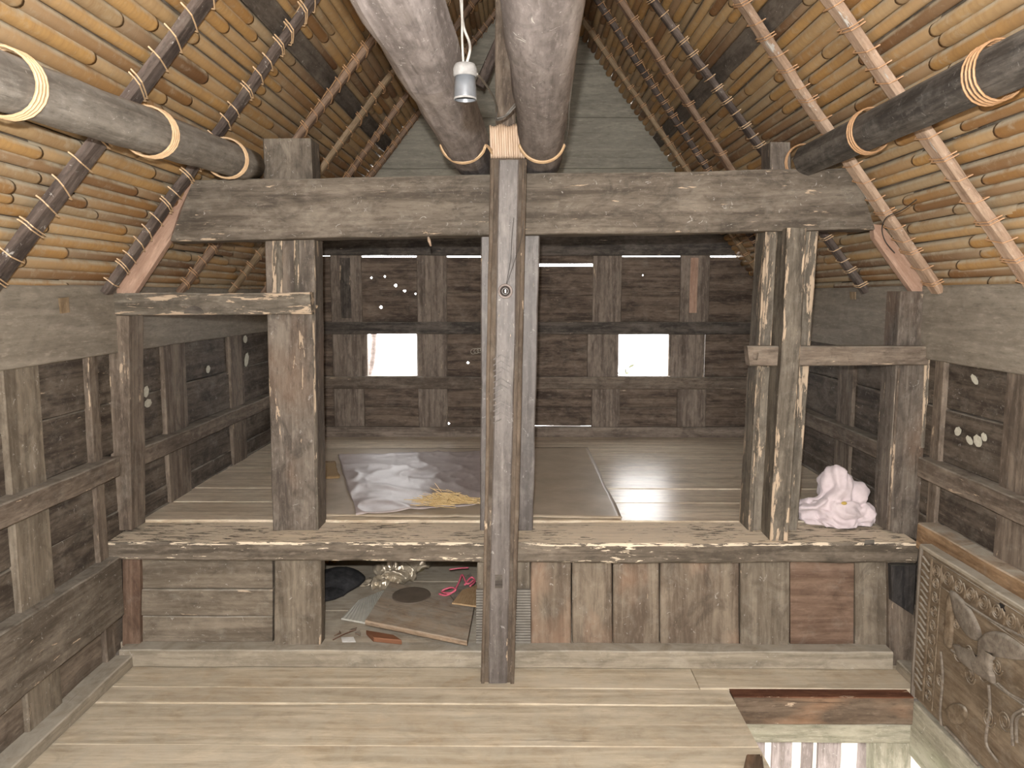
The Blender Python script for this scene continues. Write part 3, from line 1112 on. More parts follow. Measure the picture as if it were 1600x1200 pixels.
vboard('rib', [(1404, 575), (1408, 575), (1391, 828), (1387, 828)], YPOST - .052, .01, W['stile'], o, hew=.001)
# sloping pink boards that close the ends of the tie beam
bm = bmesh.new()
prism(bm, [P(x, y, 2.735) for x, y in ((152, 474), (208, 462), (266, 374), (280, 330), (303, 281), (296, 284), (262, 330))], Vector((0, .03, 0)))
o = mesh_obj('slope_board', bm, W['pink'], None, frame(P(170, 470, 2.735), P(300, 283, 2.735), Vector((0, -1, 0))))
tag(o, 'fresh pink sloping board between the left lintel and the tie beam end', 'board')
bm = bmesh.new()
prism(bm, [P(x, y, 2.735) for x, y in ((1364, 350), (1378, 352), (1452, 447), (1438, 459), (1425, 455), (1366, 372))], Vector((0, .03, 0)))
o = mesh_obj('slope_board', bm, W['pink'], None, frame(P(1440, 455, 2.735), P(1366, 355, 2.735), Vector((0, -1, 0))))
tag(o, 'pink sloping board below the right end of the tie beam', 'board')

# sill
sl = Vector((0, .254, 0))
A, B = P(163, 848, YF), P(1437, 850, YF)
A2, B2 = P(163, 876, YF), P(1433, 882, YF)
sp = plank('sill_beam', A2, A, B2, B, sl, W['sill'], None, hew=.004, seg=.05, bev=.008)
tag(sp, 'long peeling sill beam carrying the posts along the raised floor', 'beam')
bm = bmesh.new()
prism(bm, [P(1350, 852, YF - .004), P(1366, 851, YF - .004), P(1366, 845, YF + .02), P(1352, 845, YF + .02)], Vector((0, 0, .004)))
mesh_obj('peg_hole', bm, W['darker'], sp)

# base rail on the front floor
A, B = P(186, 1021, YF), P(1396, 1022, YF)
A.z = B.z = -1.269
A2, B2 = A.copy(), B.copy()
A2.z = B2.z = ZF
o = plank('base_rail', A2, A, B2, B, Vector((0, .07, 0)), W['base'], None, hew=.003)
tag(o, 'dusty grey base rail lying on the front floor below the lower boards', 'rail')

# boards below the sill
YL = 2.69
zlo, zhi = -1.269, A.z


def low(name, x0, x1, yt, yb, proud, mat, label=None, cat='board', horiz=False, parent=None, group=None, **k):
    f = hboard if horiz else vboard
    o = f(name, [(x0, yt), (x1, yt), (x1, yb), (x0, yb)], YL - proud, .03 + proud, mat, parent, **k)
    if label:
        tag(o, label, cat, group)
    return o


lpn = low('lower_board', 220, 426, 868, 920, 0, W['lowergrey'], 'dusty horizontal board under the sill at the left, topmost of three', horiz=True)
low('lower_board', 220, 426, 921, 962, .003, W['lowergrey'], 'dusty horizontal board under the sill at the left, middle of three', horiz=True)
low('lower_board', 220, 426, 963, 1006, -.002, W['lowergrey'], 'dusty horizontal board under the sill at the left, lowest of three', horiz=True)
low('corner_post', 190, 218, 868, 1008, .02, W['redboard'], 'reddish corner post under the left end of the sill', 'post')
low('lower_post', 428, 501, 868, 1008, .028, W['lowergrey'], 'grey post under the sill at the left edge of the storage opening', 'post')
MAT_RIB = plain('ribbed grey strip', (.20, .185, .16), (.145, .13, .11), 30, .7, .3)
for x0, x1, lab in ((744, 768, 'narrow ribbed grey strip left of the central shaft foot'), (803, 829, 'ribbed grey strip right of the central shaft foot')):
    bm = bmesh.new()
    for k in range(21):
        yy = 922 + k * 4.2
        a, b = P(x0, yy, YL - .012), P(x1, yy, YL - .012)
        prism(bm, [a, b, b + Vector((0, 0, -.0075)), a + Vector((0, 0, -.0075))], Vector((0, .012, 0)))
    a, b, c, d = [P(x, y, YL - .006) for x, y in ((x0, 922), (x1, 922), (x1, 1009), (x0, 1009))]
    prism(bm, [a, b, c, d], Vector((0, .012, 0)))
    o = mesh_obj('ribbed_strip', bm, MAT_RIB)
    tag(o, lab, 'strip')
low('lower_post', 746, 829, 868, 1009, -.012, W['lowergrey'], 'grey post stub just behind the foot of the carved shaft', 'post')
for x0, x1, mt, lab in ((830, 893, 'lower', 'brown upright board under the sill, first right of the carved shaft'), (894, 957, 'lower', 'brown upright board under the sill, second right of the carved shaft'),
                        (958, 1031, 'lower', 'scratched reddish upright board under the sill, third right of the carved shaft'), (1032, 1156, 'lower', 'widest upright board under the sill, right of the carved shaft')):
    low('lower_board', x0, x1 - .5, 872, 1011, RL.uniform(-.002, .003), W[mt], lab, group='upright boards under the sill')
low('lower_board', 1157, 1234, 872, 1013, .012, W['lowergrey'], 'grey raised stile between the upright boards and the red board')
low('lower_board', 1235, 1334, 872, 1013, 0, W['redboard'], 'reddish horizontal grained board under the right part of the sill', horiz=True)
low('lower_board', 1337, 1386, 872, 1013, .012, W['lowergrey'], 'grey stile right of the reddish board')
o = low('corner_post', 1390, 1430, 876, 1045, .03, W['stile'], 'brown corner post under the right end of the sill', 'post')
vboard('charred_block', [(1392, 884), (1432, 884), (1428, 962), (1394, 940)], YL - .062, .03, W['char'], o)
# thin dark trim on the wall beside it

# ================================================================== RIGHT: CARVED PANEL, HATCH
XC = 1.33
YCE = 2.455
cpn = empty('carved_screen', Vector((XC, YCE, ZF)))
tag(cpn, 'carved wooden panel with scrolls and horn relief leaning at the right wall', 'carved panel')
zt, zbm = -.826, -1.345
plank('board', Vector((XC, YCE, zbm)), Vector((XC, YCE, zt)), Vector((XC, .9, zbm)), Vector((XC, .9, zt)), Vector((.028, 0, 0)), W['carve'], cpn)
plank('ledge', Vector((XC - .010, YCE, zt)), Vector((XC + .032, YCE, zt)), Vector((XC - .010, .9, zt)), Vector((XC + .032, .9, zt)), Vector((0, 0, .014)), W['base'], cpn)
plank('end_stile', Vector((XC - .008, YCE + .012, zbm)), Vector((XC + .03, YCE + .012, zbm)), Vector((XC - .008, YCE + .012, zt)), Vector((XC + .03, YCE + .012, zt)), Vector((0, -.013, 0)), W['carvegrey'], cpn, hew=.001)


def cv(px, py, off=0.0):
    p = PX(px, py, XC)
    p.x -= off
    return p


def uv(u, v, off=.002):
    return Vector((XC - off, YCE - u, zt - v))


bm = bmesh.new()
v = .025
while v < .47:     # border teeth
    a, b, c = uv(.008, v, 0), uv(.052, v + .017, 0), uv(.010, v + .020, 0)
    prism(bm, [a, b, c], Vector((-.007, 0, 0)))
    v += .0225
mesh_obj('tooth_border', bm, W['carve'], cpn)
bm = bmesh.new()
for u in (.058, .064, .118):
    add_tube(bm, [uv(u, .012), uv(u, .50)], .0022, 5)
mesh_obj('border_line', bm, W['carve'], cpn)


def spiral(bm, u, v, r, dirn=1, turns=2.2, rt=.0026):
    pts = []
    for k in range(int(turns * 14)):
        a = k / 14 * 2 * math.pi
        rr = r * (1 - k / (turns * 14) * .82)
        pts.append(uv(u + dirn * rr * math.cos(a), v + rr * math.sin(a)))
    add_tube(bm, pts, rt, 5)


bm = bmesh.new()
for k in range(9):
    spiral(bm, .091, .085 + k * .047, .020, 1 if k % 2 else -1)
mesh_obj('scroll_column', bm, W['carve'], cpn)
bm = bmesh.new()
for k in range(14):
    u = .09 + k * .062
    spiral(bm, u, .046, .024, -1, 2.4)
    add_tube(bm, smooth_path([uv(u + .022, .03), uv(u + .036, .05), uv(u + .034, .072)], 4), .003, 5)
add_tube(bm, [uv(.12, .086), uv(1.0, .092)], .0026, 5)
add_tube(bm, [uv(.06, .014), uv(1.2, .014)], .0026, 5)
mesh_obj('scroll_row', bm, W['carve'], cpn)


def relief(name, pts, h, mat, hollow=None):
    """smooth raised form following pixels on the panel"""
    bm = bmesh.new()
    pts = smooth_path([cv(x, y) for x, y in pts] + [cv(*pts[0])], 5)[:-1]
    c = sum(pts, Vector()) / len(pts)
    prev = None
    prof = [(1, 0), (.97, h * .5), (.9, h * .85), (.75, h), (.35, h * 1.1)]
    for s, hh in prof:
        ring = [bm.verts.new(c.lerp(p, s) + Vector((-hh, 0, 0))) for p in pts]
        if prev:
            for k in range(len(ring)):
                bm.faces.new((prev[k], prev[(k + 1) % len(ring)], ring[(k + 1) % len(ring)], ring[k]))
        prev = ring
    bm.faces.new(prev)
    return mesh_obj(name, bm, mat, cpn, smooth=True)


relief('leaf_relief', [(1486, 922), (1494, 926), (1516, 950), (1532, 982), (1532, 998), (1522, 1000), (1508, 985), (1494, 958)], .012, W['carvegrey'])
relief('stem_relief', [(1484, 928), (1490, 930), (1489, 1005), (1478, 1007), (1480, 960)], .010, W['carve'])
relief('horn_relief', [(1490, 1006), (1500, 1008), (1510, 1024), (1530, 1024), (1534, 996), (1552, 986), (1576, 992), (1600, 1008), (1610, 1030), (1590, 1030), (1572, 1018), (1558, 1022), (1553, 1040), (1556, 1068), (1545, 1064), (1520, 1048), (1500, 1030)], .014, W['carvegrey'])
relief('oval_relief', [(1478, 1108), (1492, 1098), (1508, 1104), (1512, 1120), (1500, 1132), (1486, 1128)], .008, W['carve'])
bm = bmesh.new()
for pts in ([(1488, 1016), (1520, 1040), (1560, 1072), (1610, 1108)], [(1471, 1018), (1474, 1060), (1470, 1110), (1472, 1134)], [(1546, 1070), (1548, 1110), (1542, 1160), (1560, 1190)],
            [(1560, 1068), (1580, 1085), (1610, 1100)], [(1590, 1160), (1590, 1125), (1600, 1116)], [(1584, 1165), (1583, 1122), (1600, 1108)], [(1505, 940), (1560, 975), (1610, 1000)],
            [(1478, 1136), (1500, 1160), (1530, 1196)]):
    add_tube(bm, smooth_path([cv(x, y, .002) for x, y in pts], 6), .0042, 6)
mesh_obj('ridge_line', bm, W['carvegrey'], cpn)
for u, v, r in ((.235, .25, .028), (.30, .285, .028), (.29, .22, .024), (.18, .13, .018), (.215, .165, .016), (.36, .25, .025), (.42, .20, .024), (.16, .20, .014), (.15, .38, .02), (.47, .33, .03), (.4, .36, .03)):
    bm = bmesh.new()
    spiral(bm, u, v, r, 1, 2.3, .0024)
    mesh_obj('scroll', bm, W['carve'], cpn)

bm = bmesh.new()
for (x0, y0, x1, y1) in ((1561, 580, 1572, 584), (1563, 587, 1572, 590), (1561, 594, 1570, 599), (1564, 582, 1567, 598)):
    pass
# small hole in the panel, drawn as a flat dark patch
bm = bmesh.new()
prism(bm, [cv(x, y, .0005) for x, y in ((1562, 942), (1568, 941), (1571, 946), (1569, 950), (1572, 956), (1566, 954), (1561, 952), (1564, 948))], Vector((-.0015, 0, 0)))
mesh_obj('dark_mark', bm, plain('dark mark', (.012, .01, .01)), cpn)

# sill beam of the house under the panel, seen in the hatch
o = plank('house_sill', Vector((XC - .01, 2.44, -1.54)), Vector((XC - .01, 2.44, -1.352)), Vector((XC - .01, .9, -1.54)), Vector((XC - .01, .9, -1.352)), Vector((.10, 0, 0)), W['moss'])
tag(o, 'pale mossy beam under the carved panel at the edge of the hatch', 'beam')
# hatch beam
YH = 2.43
o = plank('hatch_beam', Vector((.718, YH, -1.432)), Vector((.718, YH, -1.337)), Vector((XC - .012, YH, -1.432)), Vector((XC - .012, YH, -1.337)), Vector((0, .053, 0)), W['hatch'], hew=.002)
tag(o, 'brown beam with a dark red top across the far edge of the floor hatch', 'beam')
plank('worn_top', Vector((.718, YH, -1.337)), Vector((.718, 2.482, -1.337)), Vector((XC - .012, YH, -1.337)), Vector((XC - .012, 2.482, -1.337)), Vector((0, 0, .004)), W['hatchtop'], o, hew=.0005)
o = plank('mossy_beam', Vector((.735, 2.44, -1.505)), Vector((.735, 2.44, -1.435)), Vector((XC - .012, 2.44, -1.505)), Vector((XC - .012, 2.44, -1.435)), Vector((0, .08, 0)), W['moss'])
tag(o, 'pale greenish beam directly below the reddish hatch beam', 'beam')
o = plank('trimmer_beam', Vector((.66, 1.5, ZF - .15)), Vector((.712, 1.5, ZF - .15)), Vector((.66, 2.43, ZF - .15)), Vector((.712, 2.43, ZF - .15)), Vector((0, 0, .112)), W['hatch'])
tag(o, 'brown trimmer beam under the floor boards along the hatch side', 'beam')
o = plank('ladder_stile', PZ(1165, 1188, ZF + .0), PZ(1190, 1188, ZF + .0), PZ(1150, 1260, ZF), PZ(1200, 1260, ZF), Vector((0, 0, .02)), W['hatch'])
tag(o, 'reddish wooden block lying on the floor at the bottom edge beside the hatch', 'block')
# slats under the house, in daylight
slat_px = [(1170, 1186, 'leftmost narrow'), (1187, 1197, 'second'), (1210, 1240, 'third, wide'), (1256, 1272, 'fourth'), (1281, 1316, 'fifth, widest'), (1346, 1362, 'sixth')]
for i, (a, b, w) in enumerate(slat_px):
    ym = 2.62 + .03 * (i % 2)
    p, q = P(a, 1150, ym), P(b, 1150, ym)
    o = plank('bleached_plank', Vector((p.x, ym, -2.6)), Vector((q.x, ym, -2.6)), Vector((p.x, ym, -1.50)), Vector((q.x, ym, -1.50)), Vector((0, .025, 0)), W['bleach'])
    tag(o, 'bleached pinkish upright slat seen down the hatch, %s from the left' % w, 'slat', 'bleached slats below the hatch')
o = plank('under_post', P(1366, 1330, 2.50), P(1424, 1330, 2.50), P(1366, 1137, 2.50), P(1424, 1137, 2.50), Vector((0, .07, 0)), W['moss'])
tag(o, 'mossy post below the hatch, right of the bleached slats', 'post')
# ground outside
bm = bmesh.new()
box(bm, -14, 14, -12, 16, -3.05, -3.0)
tag(mesh_obj('ground', bm, plain('dry earth', (.17, .15, .12), (.12, .105, .085), 2, .9, .1)), 'dry earth below and around the house', 'ground', **S)

# ================================================================== LOOSE THINGS


def blob(name, centre, ells, mat, fold=.018, freq=9, sub=5, flat=None, seed=0, parent=None, sharp=False, aniso=(1, 1, 1)):
    """crumpled cloth: union of ellipsoids with ridged folds"""
    bm = bmesh.new()
    bmesh.ops.create_icosphere(bm, subdivisions=sub, radius=1)
    sd = Vector((seed * 3.3, seed * 1.7, seed))
    for v in bm.verts:
        d = v.co.normalized()
        best = .01
        for c, r in ells:
            # ray from the origin against an ellipsoid
            o_ = Vector((-c[0] / r[0], -c[1] / r[1], -c[2] / r[2]))
            dd = Vector((d.x / r[0], d.y / r[1], d.z / r[2]))
            a, b_, c_ = dd.dot(dd), 2 * o_.dot(dd), o_.dot(o_) - 1
            disc = b_ * b_ - 4 * a * c_
            if disc > 0:
                t = (-b_ + math.sqrt(disc)) / (2 * a)
                best = max(best, t)
        v.co = d * best
    bmesh.ops.smooth_vert(bm, verts=bm.verts, factor=.5, use_axis_x=True, use_axis_y=True, use_axis_z=True)
    bmesh.ops.smooth_vert(bm, verts=bm.verts, factor=.5, use_axis_x=True, use_axis_y=True, use_axis_z=True)
    bm.normal_update()
    for v in bm.verts:
        q = Vector((v.co.x * aniso[0], v.co.y * aniso[1], v.co.z * aniso[2])) + sd
        w = q + noise.noise_vector(q * 4) * .06
        n1 = 1 - abs(noise.noise(w * freq)) * 2
        n2 = 1 - abs(noise.noise(w * freq * 2.3 + Vector((5, 1, 2)))) * 2
        if sharp:
            w2 = w + noise.noise_vector(q * 9) * .05
            n1 = (1 - abs(noise.noise(w2 * freq * .9)) * 2.6)
            n2 = (1 - abs(noise.noise(w2 * freq * 1.9 + Vector((5, 1, 2)))) * 3)
            n1, n2 = max(n1, -.6), max(n2, -.8)
            n2 += (1 - abs(noise.noise(w2 * freq * 3.7)) * 3) * .35
        v.co += v.normal * (fold * (n1 - .4) + fold * .45 * (n2 - .4))
        if v.co.z < 0:
            v.co.z = max(v.co.z * .15, 0) if flat is None else max(v.co.z, flat)
    for v in bm.verts:
        v.co += centre
    return mesh_obj(name, bm, mat, parent, Matrix.Translation(centre), smooth=True)


MAT_CLOTH = plain('pinkish white cotton', (.56, .485, .50), (.47, .405, .42), 30, .9, .1, sheen=.2, bump=.1)
c = PZ(1318, 829, ZS + .004) + Vector((0, .105, 0))
o = blob('cloth_bundle', c, [((.01, 0, .015), (.140, .075, .06)), ((.03, .01, .115), (.088, .060, .080)), ((.01, .0, .18), (.035, .035, .030)), ((.055, .005, .165), (.035, .035, .035)),
                             ((-.065, .0, .06), (.065, .05, .055)), ((.10, -.01, .03), (.055, .05, .045)), ((.02, -.03, .05), (.08, .05, .05))], MAT_CLOTH, .023, 10, 6, seed=2, sharp=True)
tag(o, 'crumpled pinkish white cloth heaped in the right side opening', 'cloth')
bm = bmesh.new()
lathe(bm, [(0.0005, 0), (.010, .001), (.011, .003), (.006, .006), (.0005, .007)], Matrix.Translation(c + Vector((.012, -.068, .092))) @ Matrix.Rotation(R(70), 4, 'X') @ Matrix.Scale(.6, 4, (0, 1, 0)), 12)
mesh_obj('yellow_patch', bm, plain('yellow cloth patch', (.42, .30, .08)), o)

# mat and plastic sheet on the raised floor
ZR = ZS - .001
MAT_MAT = plain('brown vinyl mat', (.46, .385, .295), (.34, .28, .205), 6, .42, .4, bump=.2)


def sheet(name, corners, z, nx, ny, mat, wr, seed, th=.002, edge=.01):
    bm = bmesh.new()
    tl, tr, br, bl = [PZ(x, y, z) for x, y in corners]
    g = []
    for j in range(ny + 1):
        row = []
        for i in range(nx + 1):
            s, t = i / nx, j / ny
            p = tl.lerp(tr, s).lerp(bl.lerp(br, s), t)
            ed = noise.noise(Vector((s * 4 + seed, t * 4, 1))) * edge * (1 if (i in (0, nx) or j in (0, ny)) else 0)
            p += Vector((ed, ed, 0))
            q = p + Vector((seed, 0, 0))
            h = (1 - abs(noise.noise(q * 4.5) * 2)) ** 3 * wr + (1 - abs(noise.noise(q * 9 + Vector((3, 3, 3))) * 2)) ** 4 * wr * .5 + (noise.noise(q * 2) * .5 + .5) * wr * .5
            p.z = z + .002 + max(h, 0)
            row.append(bm.verts.new(p))
        g.append(row)
    for j in range(ny):
        for i in range(nx):
            bm.faces.new((g[j][i], g[j][i + 1], g[j + 1][i + 1], g[j + 1][i]))
    o = mesh_obj(name, bm, mat, smooth=True)
    md = o.modifiers.new('thick', 'SOLIDIFY')
    md.thickness = th
    md.offset = -1
    return o


o = sheet('floor_mat', [(470, 703), (918, 700), (972, 811), (440, 808)], ZR, 80, 40, MAT_MAT, .003, 4)
tag(o, 'flat brown vinyl mat covering the left half of the raised floor', 'mat')
MAT_PLAS = plain('grey plastic sheet', (.44, .385, .375), (.33, .28, .265), 9, .42, .4, bump=.08)
o = sheet('plastic_sheet', [(528, 712), (752, 706), (752, 790), (556, 806)], ZR + .006, 90, 50, MAT_PLAS, .0075, 9)
tag(o, 'wrinkled grey plastic sheet spread on the brown mat behind the sill', 'plastic sheet')
MAT_TATAMI = plain('woven straw scrap', (.36, .25, .13), (.26, .17, .08), 60, .8, .2, aniso=(1, 8, 1))
o = sheet('woven_scrap', [(496, 722), (524, 722), (531, 748), (496, 750)], ZR + .006, 14, 8, MAT_TATAMI, .002, 2)
tag(o, 'small scrap of woven straw mat beside the left post', 'mat')
# straw
bm = bmesh.new()
rs = random.Random(5)
MAT_STRAW = plain('dry straw', (.56, .42, .22), (.44, .30, .13), 40, .7, .2)
c0 = PZ(700, 797, ZR)
for k in range(190):
    u, v = rs.gauss(0, .052), rs.gauss(0, .030)
    hmax = .05 * math.exp(-(u / .07) ** 2 - (v / .05) ** 2)
    h = rs.uniform(.012, .014 + hmax)
    a = rs.gauss(-.35, .6)
    L = rs.uniform(.025, .075)
    p = c0 + Vector((u, v + .04, h))
    d = Vector((math.cos(a), math.sin(a) * .6, rs.gauss(-.1, .22))) * L
    mid = p + Vector((0, 0, rs.uniform(-.004, .012)))
    pts = [p - d, mid, p + d]
    for q in pts:
        q.z = max(q.z, ZR + .026)
    add_tube(bm, smooth_path(pts, 3), .0013, 4, False)
o = mesh_obj('straw_tuft', bm, MAT_STRAW)
tag(o, 'tuft of dry golden straw lying on the plastic sheet near the sill', 'straw', kind='stuff')

# storage things
ZST = -1.270
MAT_BLACK = plain('black cloth', (.012, .012, .013), (.028, .027, .028), 40, .9, .2, bump=.2)
MAT_SATIN = plain('crinkled satin', (.50, .43, .33), (.36, .30, .22), 12, .28, .6, metal=.45, bump=.1)
MAT_SATIN2 = plain('olive crinkled cloth', (.26, .22, .13), (.17, .14, .07), 20, .4, .5, bump=.2)
MAT_GOLD = plain('gold brocade', (.55, .27, .03), (.05, .03, .02), 70, .5, .4, bump=.4)
c = PZ(505, 940, ZST) + Vector((0, .06, 0))
o = blob('black_cloth', c, [((-.02, .0, .015), (.10, .08, .025)), ((.03, .08, .045), (.13, .08, .045)), ((-.06, .05, .04), (.10, .08, .04))], MAT_BLACK, .010, 9, 5, seed=4)
tag(o, 'black cloth heaped at the left end of the storage opening', 'cloth')
c = PZ(611, 926, ZST) + Vector((.0, .11, 0))
o = blob('satin_cloth', c, [((-.06, -.03, .015), (.095, .05, .022)), ((.0, .03, .04), (.095, .06, .04)), ((.06, .07, .065), (.08, .05, .04)), ((-.11, -.045, .008), (.06, .03, .012))], MAT_SATIN, .020, 15, 6, seed=6, sharp=True)
tag(o, 'crinkled pale satin cloth beside the black cloth in the storage opening', 'cloth')
c = PZ(632, 905, ZST) + Vector((0, .12, 0))
o = blob('olive_cloth', c, [((0, 0, .03), (.08, .05, .05)), ((.04, 0, .05), (.06, .04, .03))], MAT_SATIN2, .012, 10, 5, seed=8)
tag(o, 'olive crinkled cloth behind the satin cloth in the storage opening', 'cloth')
c = PZ(504, 905, ZST) + Vector((0, .15, .03))
o = blob('brocade_cloth', c, [((0, 0, .03), (.045, .04, .05))], MAT_GOLD, .006, 9, 4, seed=3)
tag(o, 'bit of gold brocade cloth in the top left corner of the storage opening', 'cloth')

MAT_CARD = plain('brown corrugated cardboard', (.40, .28, .16), (.33, .22, .12), 30, .85, .15)
MAT_CARDW = plain('pale corrugated sheet', (.46, .45, .40), (.38, .37, .33), 20, .8, .2)


def slab(name, px, z, th, mat, label, cat, tilt=None, corr=0, parent=None):
    pts = [PZ(x, y, z) for x, y in px]
    if tilt:
        for p, t in zip(pts, tilt):
            p.z += t
    if corr:
        # ridges along the first edge direction
        bm = bmesh.new()
        tl, tr, br, bl = pts
        prev = None
        K = corr * 2
        for i in range(K + 1):
            s = i / K
            h = .0022 if i % 2 else 0
            a, b = tl.lerp(tr, s) + Vector((0, 0, h)), bl.lerp(br, s) + Vector((0, 0, h))
            cur = (bm.verts.new(a), bm.verts.new(b), bm.verts.new(a - Vector((0, 0, th + h))), bm.verts.new(b - Vector((0, 0, th + h))))
            if prev:
                bm.faces.new((prev[0], cur[0], cur[1], prev[1]))
                bm.faces.new((prev[2], prev[3], cur[3], cur[2]))
                bm.faces.new((prev[0], prev[2], cur[2], cur[0]))
                bm.faces.new((prev[1], cur[1], cur[3], prev[3]))
            else:
                bm.faces.new((cur[0], cur[1], cur[3], cur[2]))
            prev = cur
        bm.faces.new((prev[0], prev[2], prev[3], prev[1]))
        o = mesh_obj(name, bm, mat, parent)
    else:
        tl, tr, br, bl = pts
        o = plank(name, bl, tl, br, tr, Vector((0, 0, -th)), mat, parent, hew=.001)
    if label:
        tag(o, label, cat)
    return o


slab('cardboard_sheet', [(560, 938), (600, 922), (640, 985), (533, 966)], ZST + .012, .006, MAT_CARDW, 'pale corrugated sheet under the loose wooden board in storage', 'cardboard', corr=18)
brd = slab('loose_board', [(610, 908), (742, 940), (730, 1000), (570, 968)], ZST + .045, .020, W['ply'], 'loose brown wooden board lying tilted in the storage opening', 'board', tilt=(.0, .0, -.004, -.004))
bm = bmesh.new()
cc = PZ(643, 930, ZST + .0455)
lathe(bm, [(.0005, .003), (.070, .0032), (.078, .002), (.079, -.001)], Matrix.Translation(cc) @ Matrix.Scale(1.1, 4, (0, 1, 0)), 32)
o = mesh_obj('round_lid', bm, plain('dark dusty lid', (.14, .11, .085), (.10, .08, .06), 14, .7, .3))
tag(o, 'flat round dark lid on the loose wooden board', 'lid')
slab('cardboard_flap', [(722, 922), (752, 912), (752, 948), (706, 942)], ZST + .066, .005, MAT_CARD, 'brown corrugated cardboard flap beside the carved shaft in storage', 'cardboard', corr=14)
slab('pale_lath', [(700, 925), (735, 895), (742, 908), (712, 940)], ZST + .056, .006, W['lowergrey'], 'pale flat lath lying under the pink cord in storage', 'lath')
slab('terracotta_tray', [(572, 984), (614, 991), (628, 1000), (584, 996)], ZST + .02, .018, plain('terracotta', (.19, .085, .045), (.14, .06, .032), 10, .6, .3), 'orange terracotta tray edge under the loose board', 'tray')
slab('paper_scrap', [(533, 996), (552, 995), (556, 1003), (535, 1003)], ZST + .006, .002, plain('white paper', (.7, .7, .68)), 'white paper scrap at the front of the storage opening', 'paper')
bm = bmesh.new()
add_tube(bm, smooth_path([PZ(520, 1000, ZST + .004), PZ(533, 993, ZST + .012), PZ(545, 988, ZST + .008), PZ(556, 984, ZST + .006)], 4), .0022, 5)
tag(mesh_obj('twig', bm, plain('dark twig', (.10, .05, .03))), 'thin dark twig at the front of the storage opening', 'twig')
for k, (x, y) in enumerate(((548, 985), (528, 990), (562, 990))):
    bm = bmesh.new()
    q = PZ(x, y, ZST + .006)
    prism(bm, [q + Vector((random.uniform(-.018, .018) + .016 * math.cos(a), .02 * math.sin(a), .003 * math.sin(a * 2))) for a in (0, 1.2, 2.4, 3.6, 4.9)], Vector((0, 0, .003)))
    tag(mesh_obj('wood_chip', bm, W['redboard']), ['reddish wood chip behind the twig in storage', 'reddish wood chip at the left of the twig in storage', 'reddish wood chip beside the terracotta tray'][k], 'wood chip')
# pink cord
MAT_PINK = plain('pink plastic cord', (.62, .13, .19), (.50, .10, .15), 30, .45, .5)
bm = bmesh.new()
zc = ZST + .075
add_tube(bm, smooth_path([PZ(686, 928, zc - .025), PZ(698, 930, zc - .02), PZ(712, 922, zc), PZ(704, 918, zc), PZ(690, 924, zc - .015), PZ(706, 926, zc - .005), PZ(716, 912, zc + .01), PZ(722, 898, zc + .025), PZ(730, 912, zc + .01), PZ(740, 906, zc + .015)], 6), .004, 6)
add_tube(bm, smooth_path([PZ(726, 914, zc + .005), PZ(736, 902, zc + .02), PZ(742, 908, zc + .01), PZ(734, 916, zc + .005)], 6), .004, 6)
add_tube(bm, smooth_path([PZ(702, 890, zc + .02), PZ(716, 888, zc + .024), PZ(732, 887, zc + .02)], 4), .003, 6)
tag(mesh_obj('pink_cord', bm, MAT_PINK, smooth=True), 'tangled pink plastic cord in the right end of the storage opening', 'cord')

# ---- lamp holder hanging in front of the left log ------------------------
YLH = 1.08
LK = 1.08 / 1.45
lh = empty('lamp_holder', P(727, 156, YLH))
tag(lh, 'empty grey hanging lamp holder with cobwebbed cap below the left log', 'lamp holder')
MAT_GREYP = plain('dusty grey plastic', (.056, .060, .066), (.036, .039, .043), 30, .4, .5)
MAT_WEB = plain('cobwebbed cap', (.13, .125, .12), (.08, .077, .074), 60, .8, .2, bump=.6)
MAT_CABLE = plain('dusty white cable', (.20, .19, .175), (.135, .128, .115), 60, .8, .2)
MAT_WIRE = plain('thin black wire', (.05, .045, .04))
top, bot = P(727, 98, YLH), P(727, 156, YLH)
H = (top.z - bot.z) / LK
Mx = Matrix.Translation((bot.x, bot.y, bot.z)) @ Matrix.Scale(LK, 4)
bm = bmesh.new()
lathe(bm, [(.0185, .0), (.0205, 0), (.0208, .004), (.0200, .02), (.0185, H * .66), (.017, H * .66), (.0175, .004), (.0185, 0)], Mx, 28)
mesh_obj('socket_shell', bm, MAT_GREYP, lh, smooth=True)
bm = bmesh.new()
lathe(bm, [(.0182, .001), (.0208, -.0005), (.0214, .001), (.0210, .003)], Mx, 28)
mesh_obj('rim', bm, MAT_WEB, lh, smooth=True)
bm = bmesh.new()
lathe(bm, [(.0185, H * .62), (.0215, H * .64), (.0222, H * .82), (.019, H * .95), (.006, H * 1.0), (.0005, H * 1.01)], Mx, 24)
mesh_obj('cap', bm, MAT_WEB, lh, smooth=True)
bm = bmesh.new()
lathe(bm, [(.0165, H * .55), (.004, H * .55), (.0005, H * .54)], Mx, 20)
mesh_obj('contact_disc', bm, MAT_WIRE, lh)
bm = bmesh.new()
add_tube(bm, smooth_path([P(729, 99, YLH), P(734, 80, YLH), P(733, 65, YLH + .02), P(724, 40, YLH + .03), P(720, 0, YLH + .05), P(716, -60, YLH + .07)], 6), .0020, 6)
add_tube(bm, smooth_path([P(724, 99, YLH), P(722, 60, YLH + .01), P(722, 20, YLH + .03), P(721, -60, YLH + .07)], 6), .0017, 6)
mesh_obj('cable', bm, MAT_CABLE, lh, smooth=True)
bm = bmesh.new()
add_tube(bm, smooth_path([P(744, 115, YLH), P(756, 128, 1.45), P(770, 150, 1.9), P(777, 170, 2.3), P(775, 187, 2.44), P(786, 184, 2.5), P(800, 168, 2.53), P(812, 154, 2.6)], 6), [.0018] * 6 + [.0022] * 12 + [.003] * 31, 6)
add_tube(bm, smooth_path([P(777, 185, 2.44), P(792, 180, 2.48), P(806, 166, 2.52), P(816, 160, 2.58)], 6), .0030, 6)
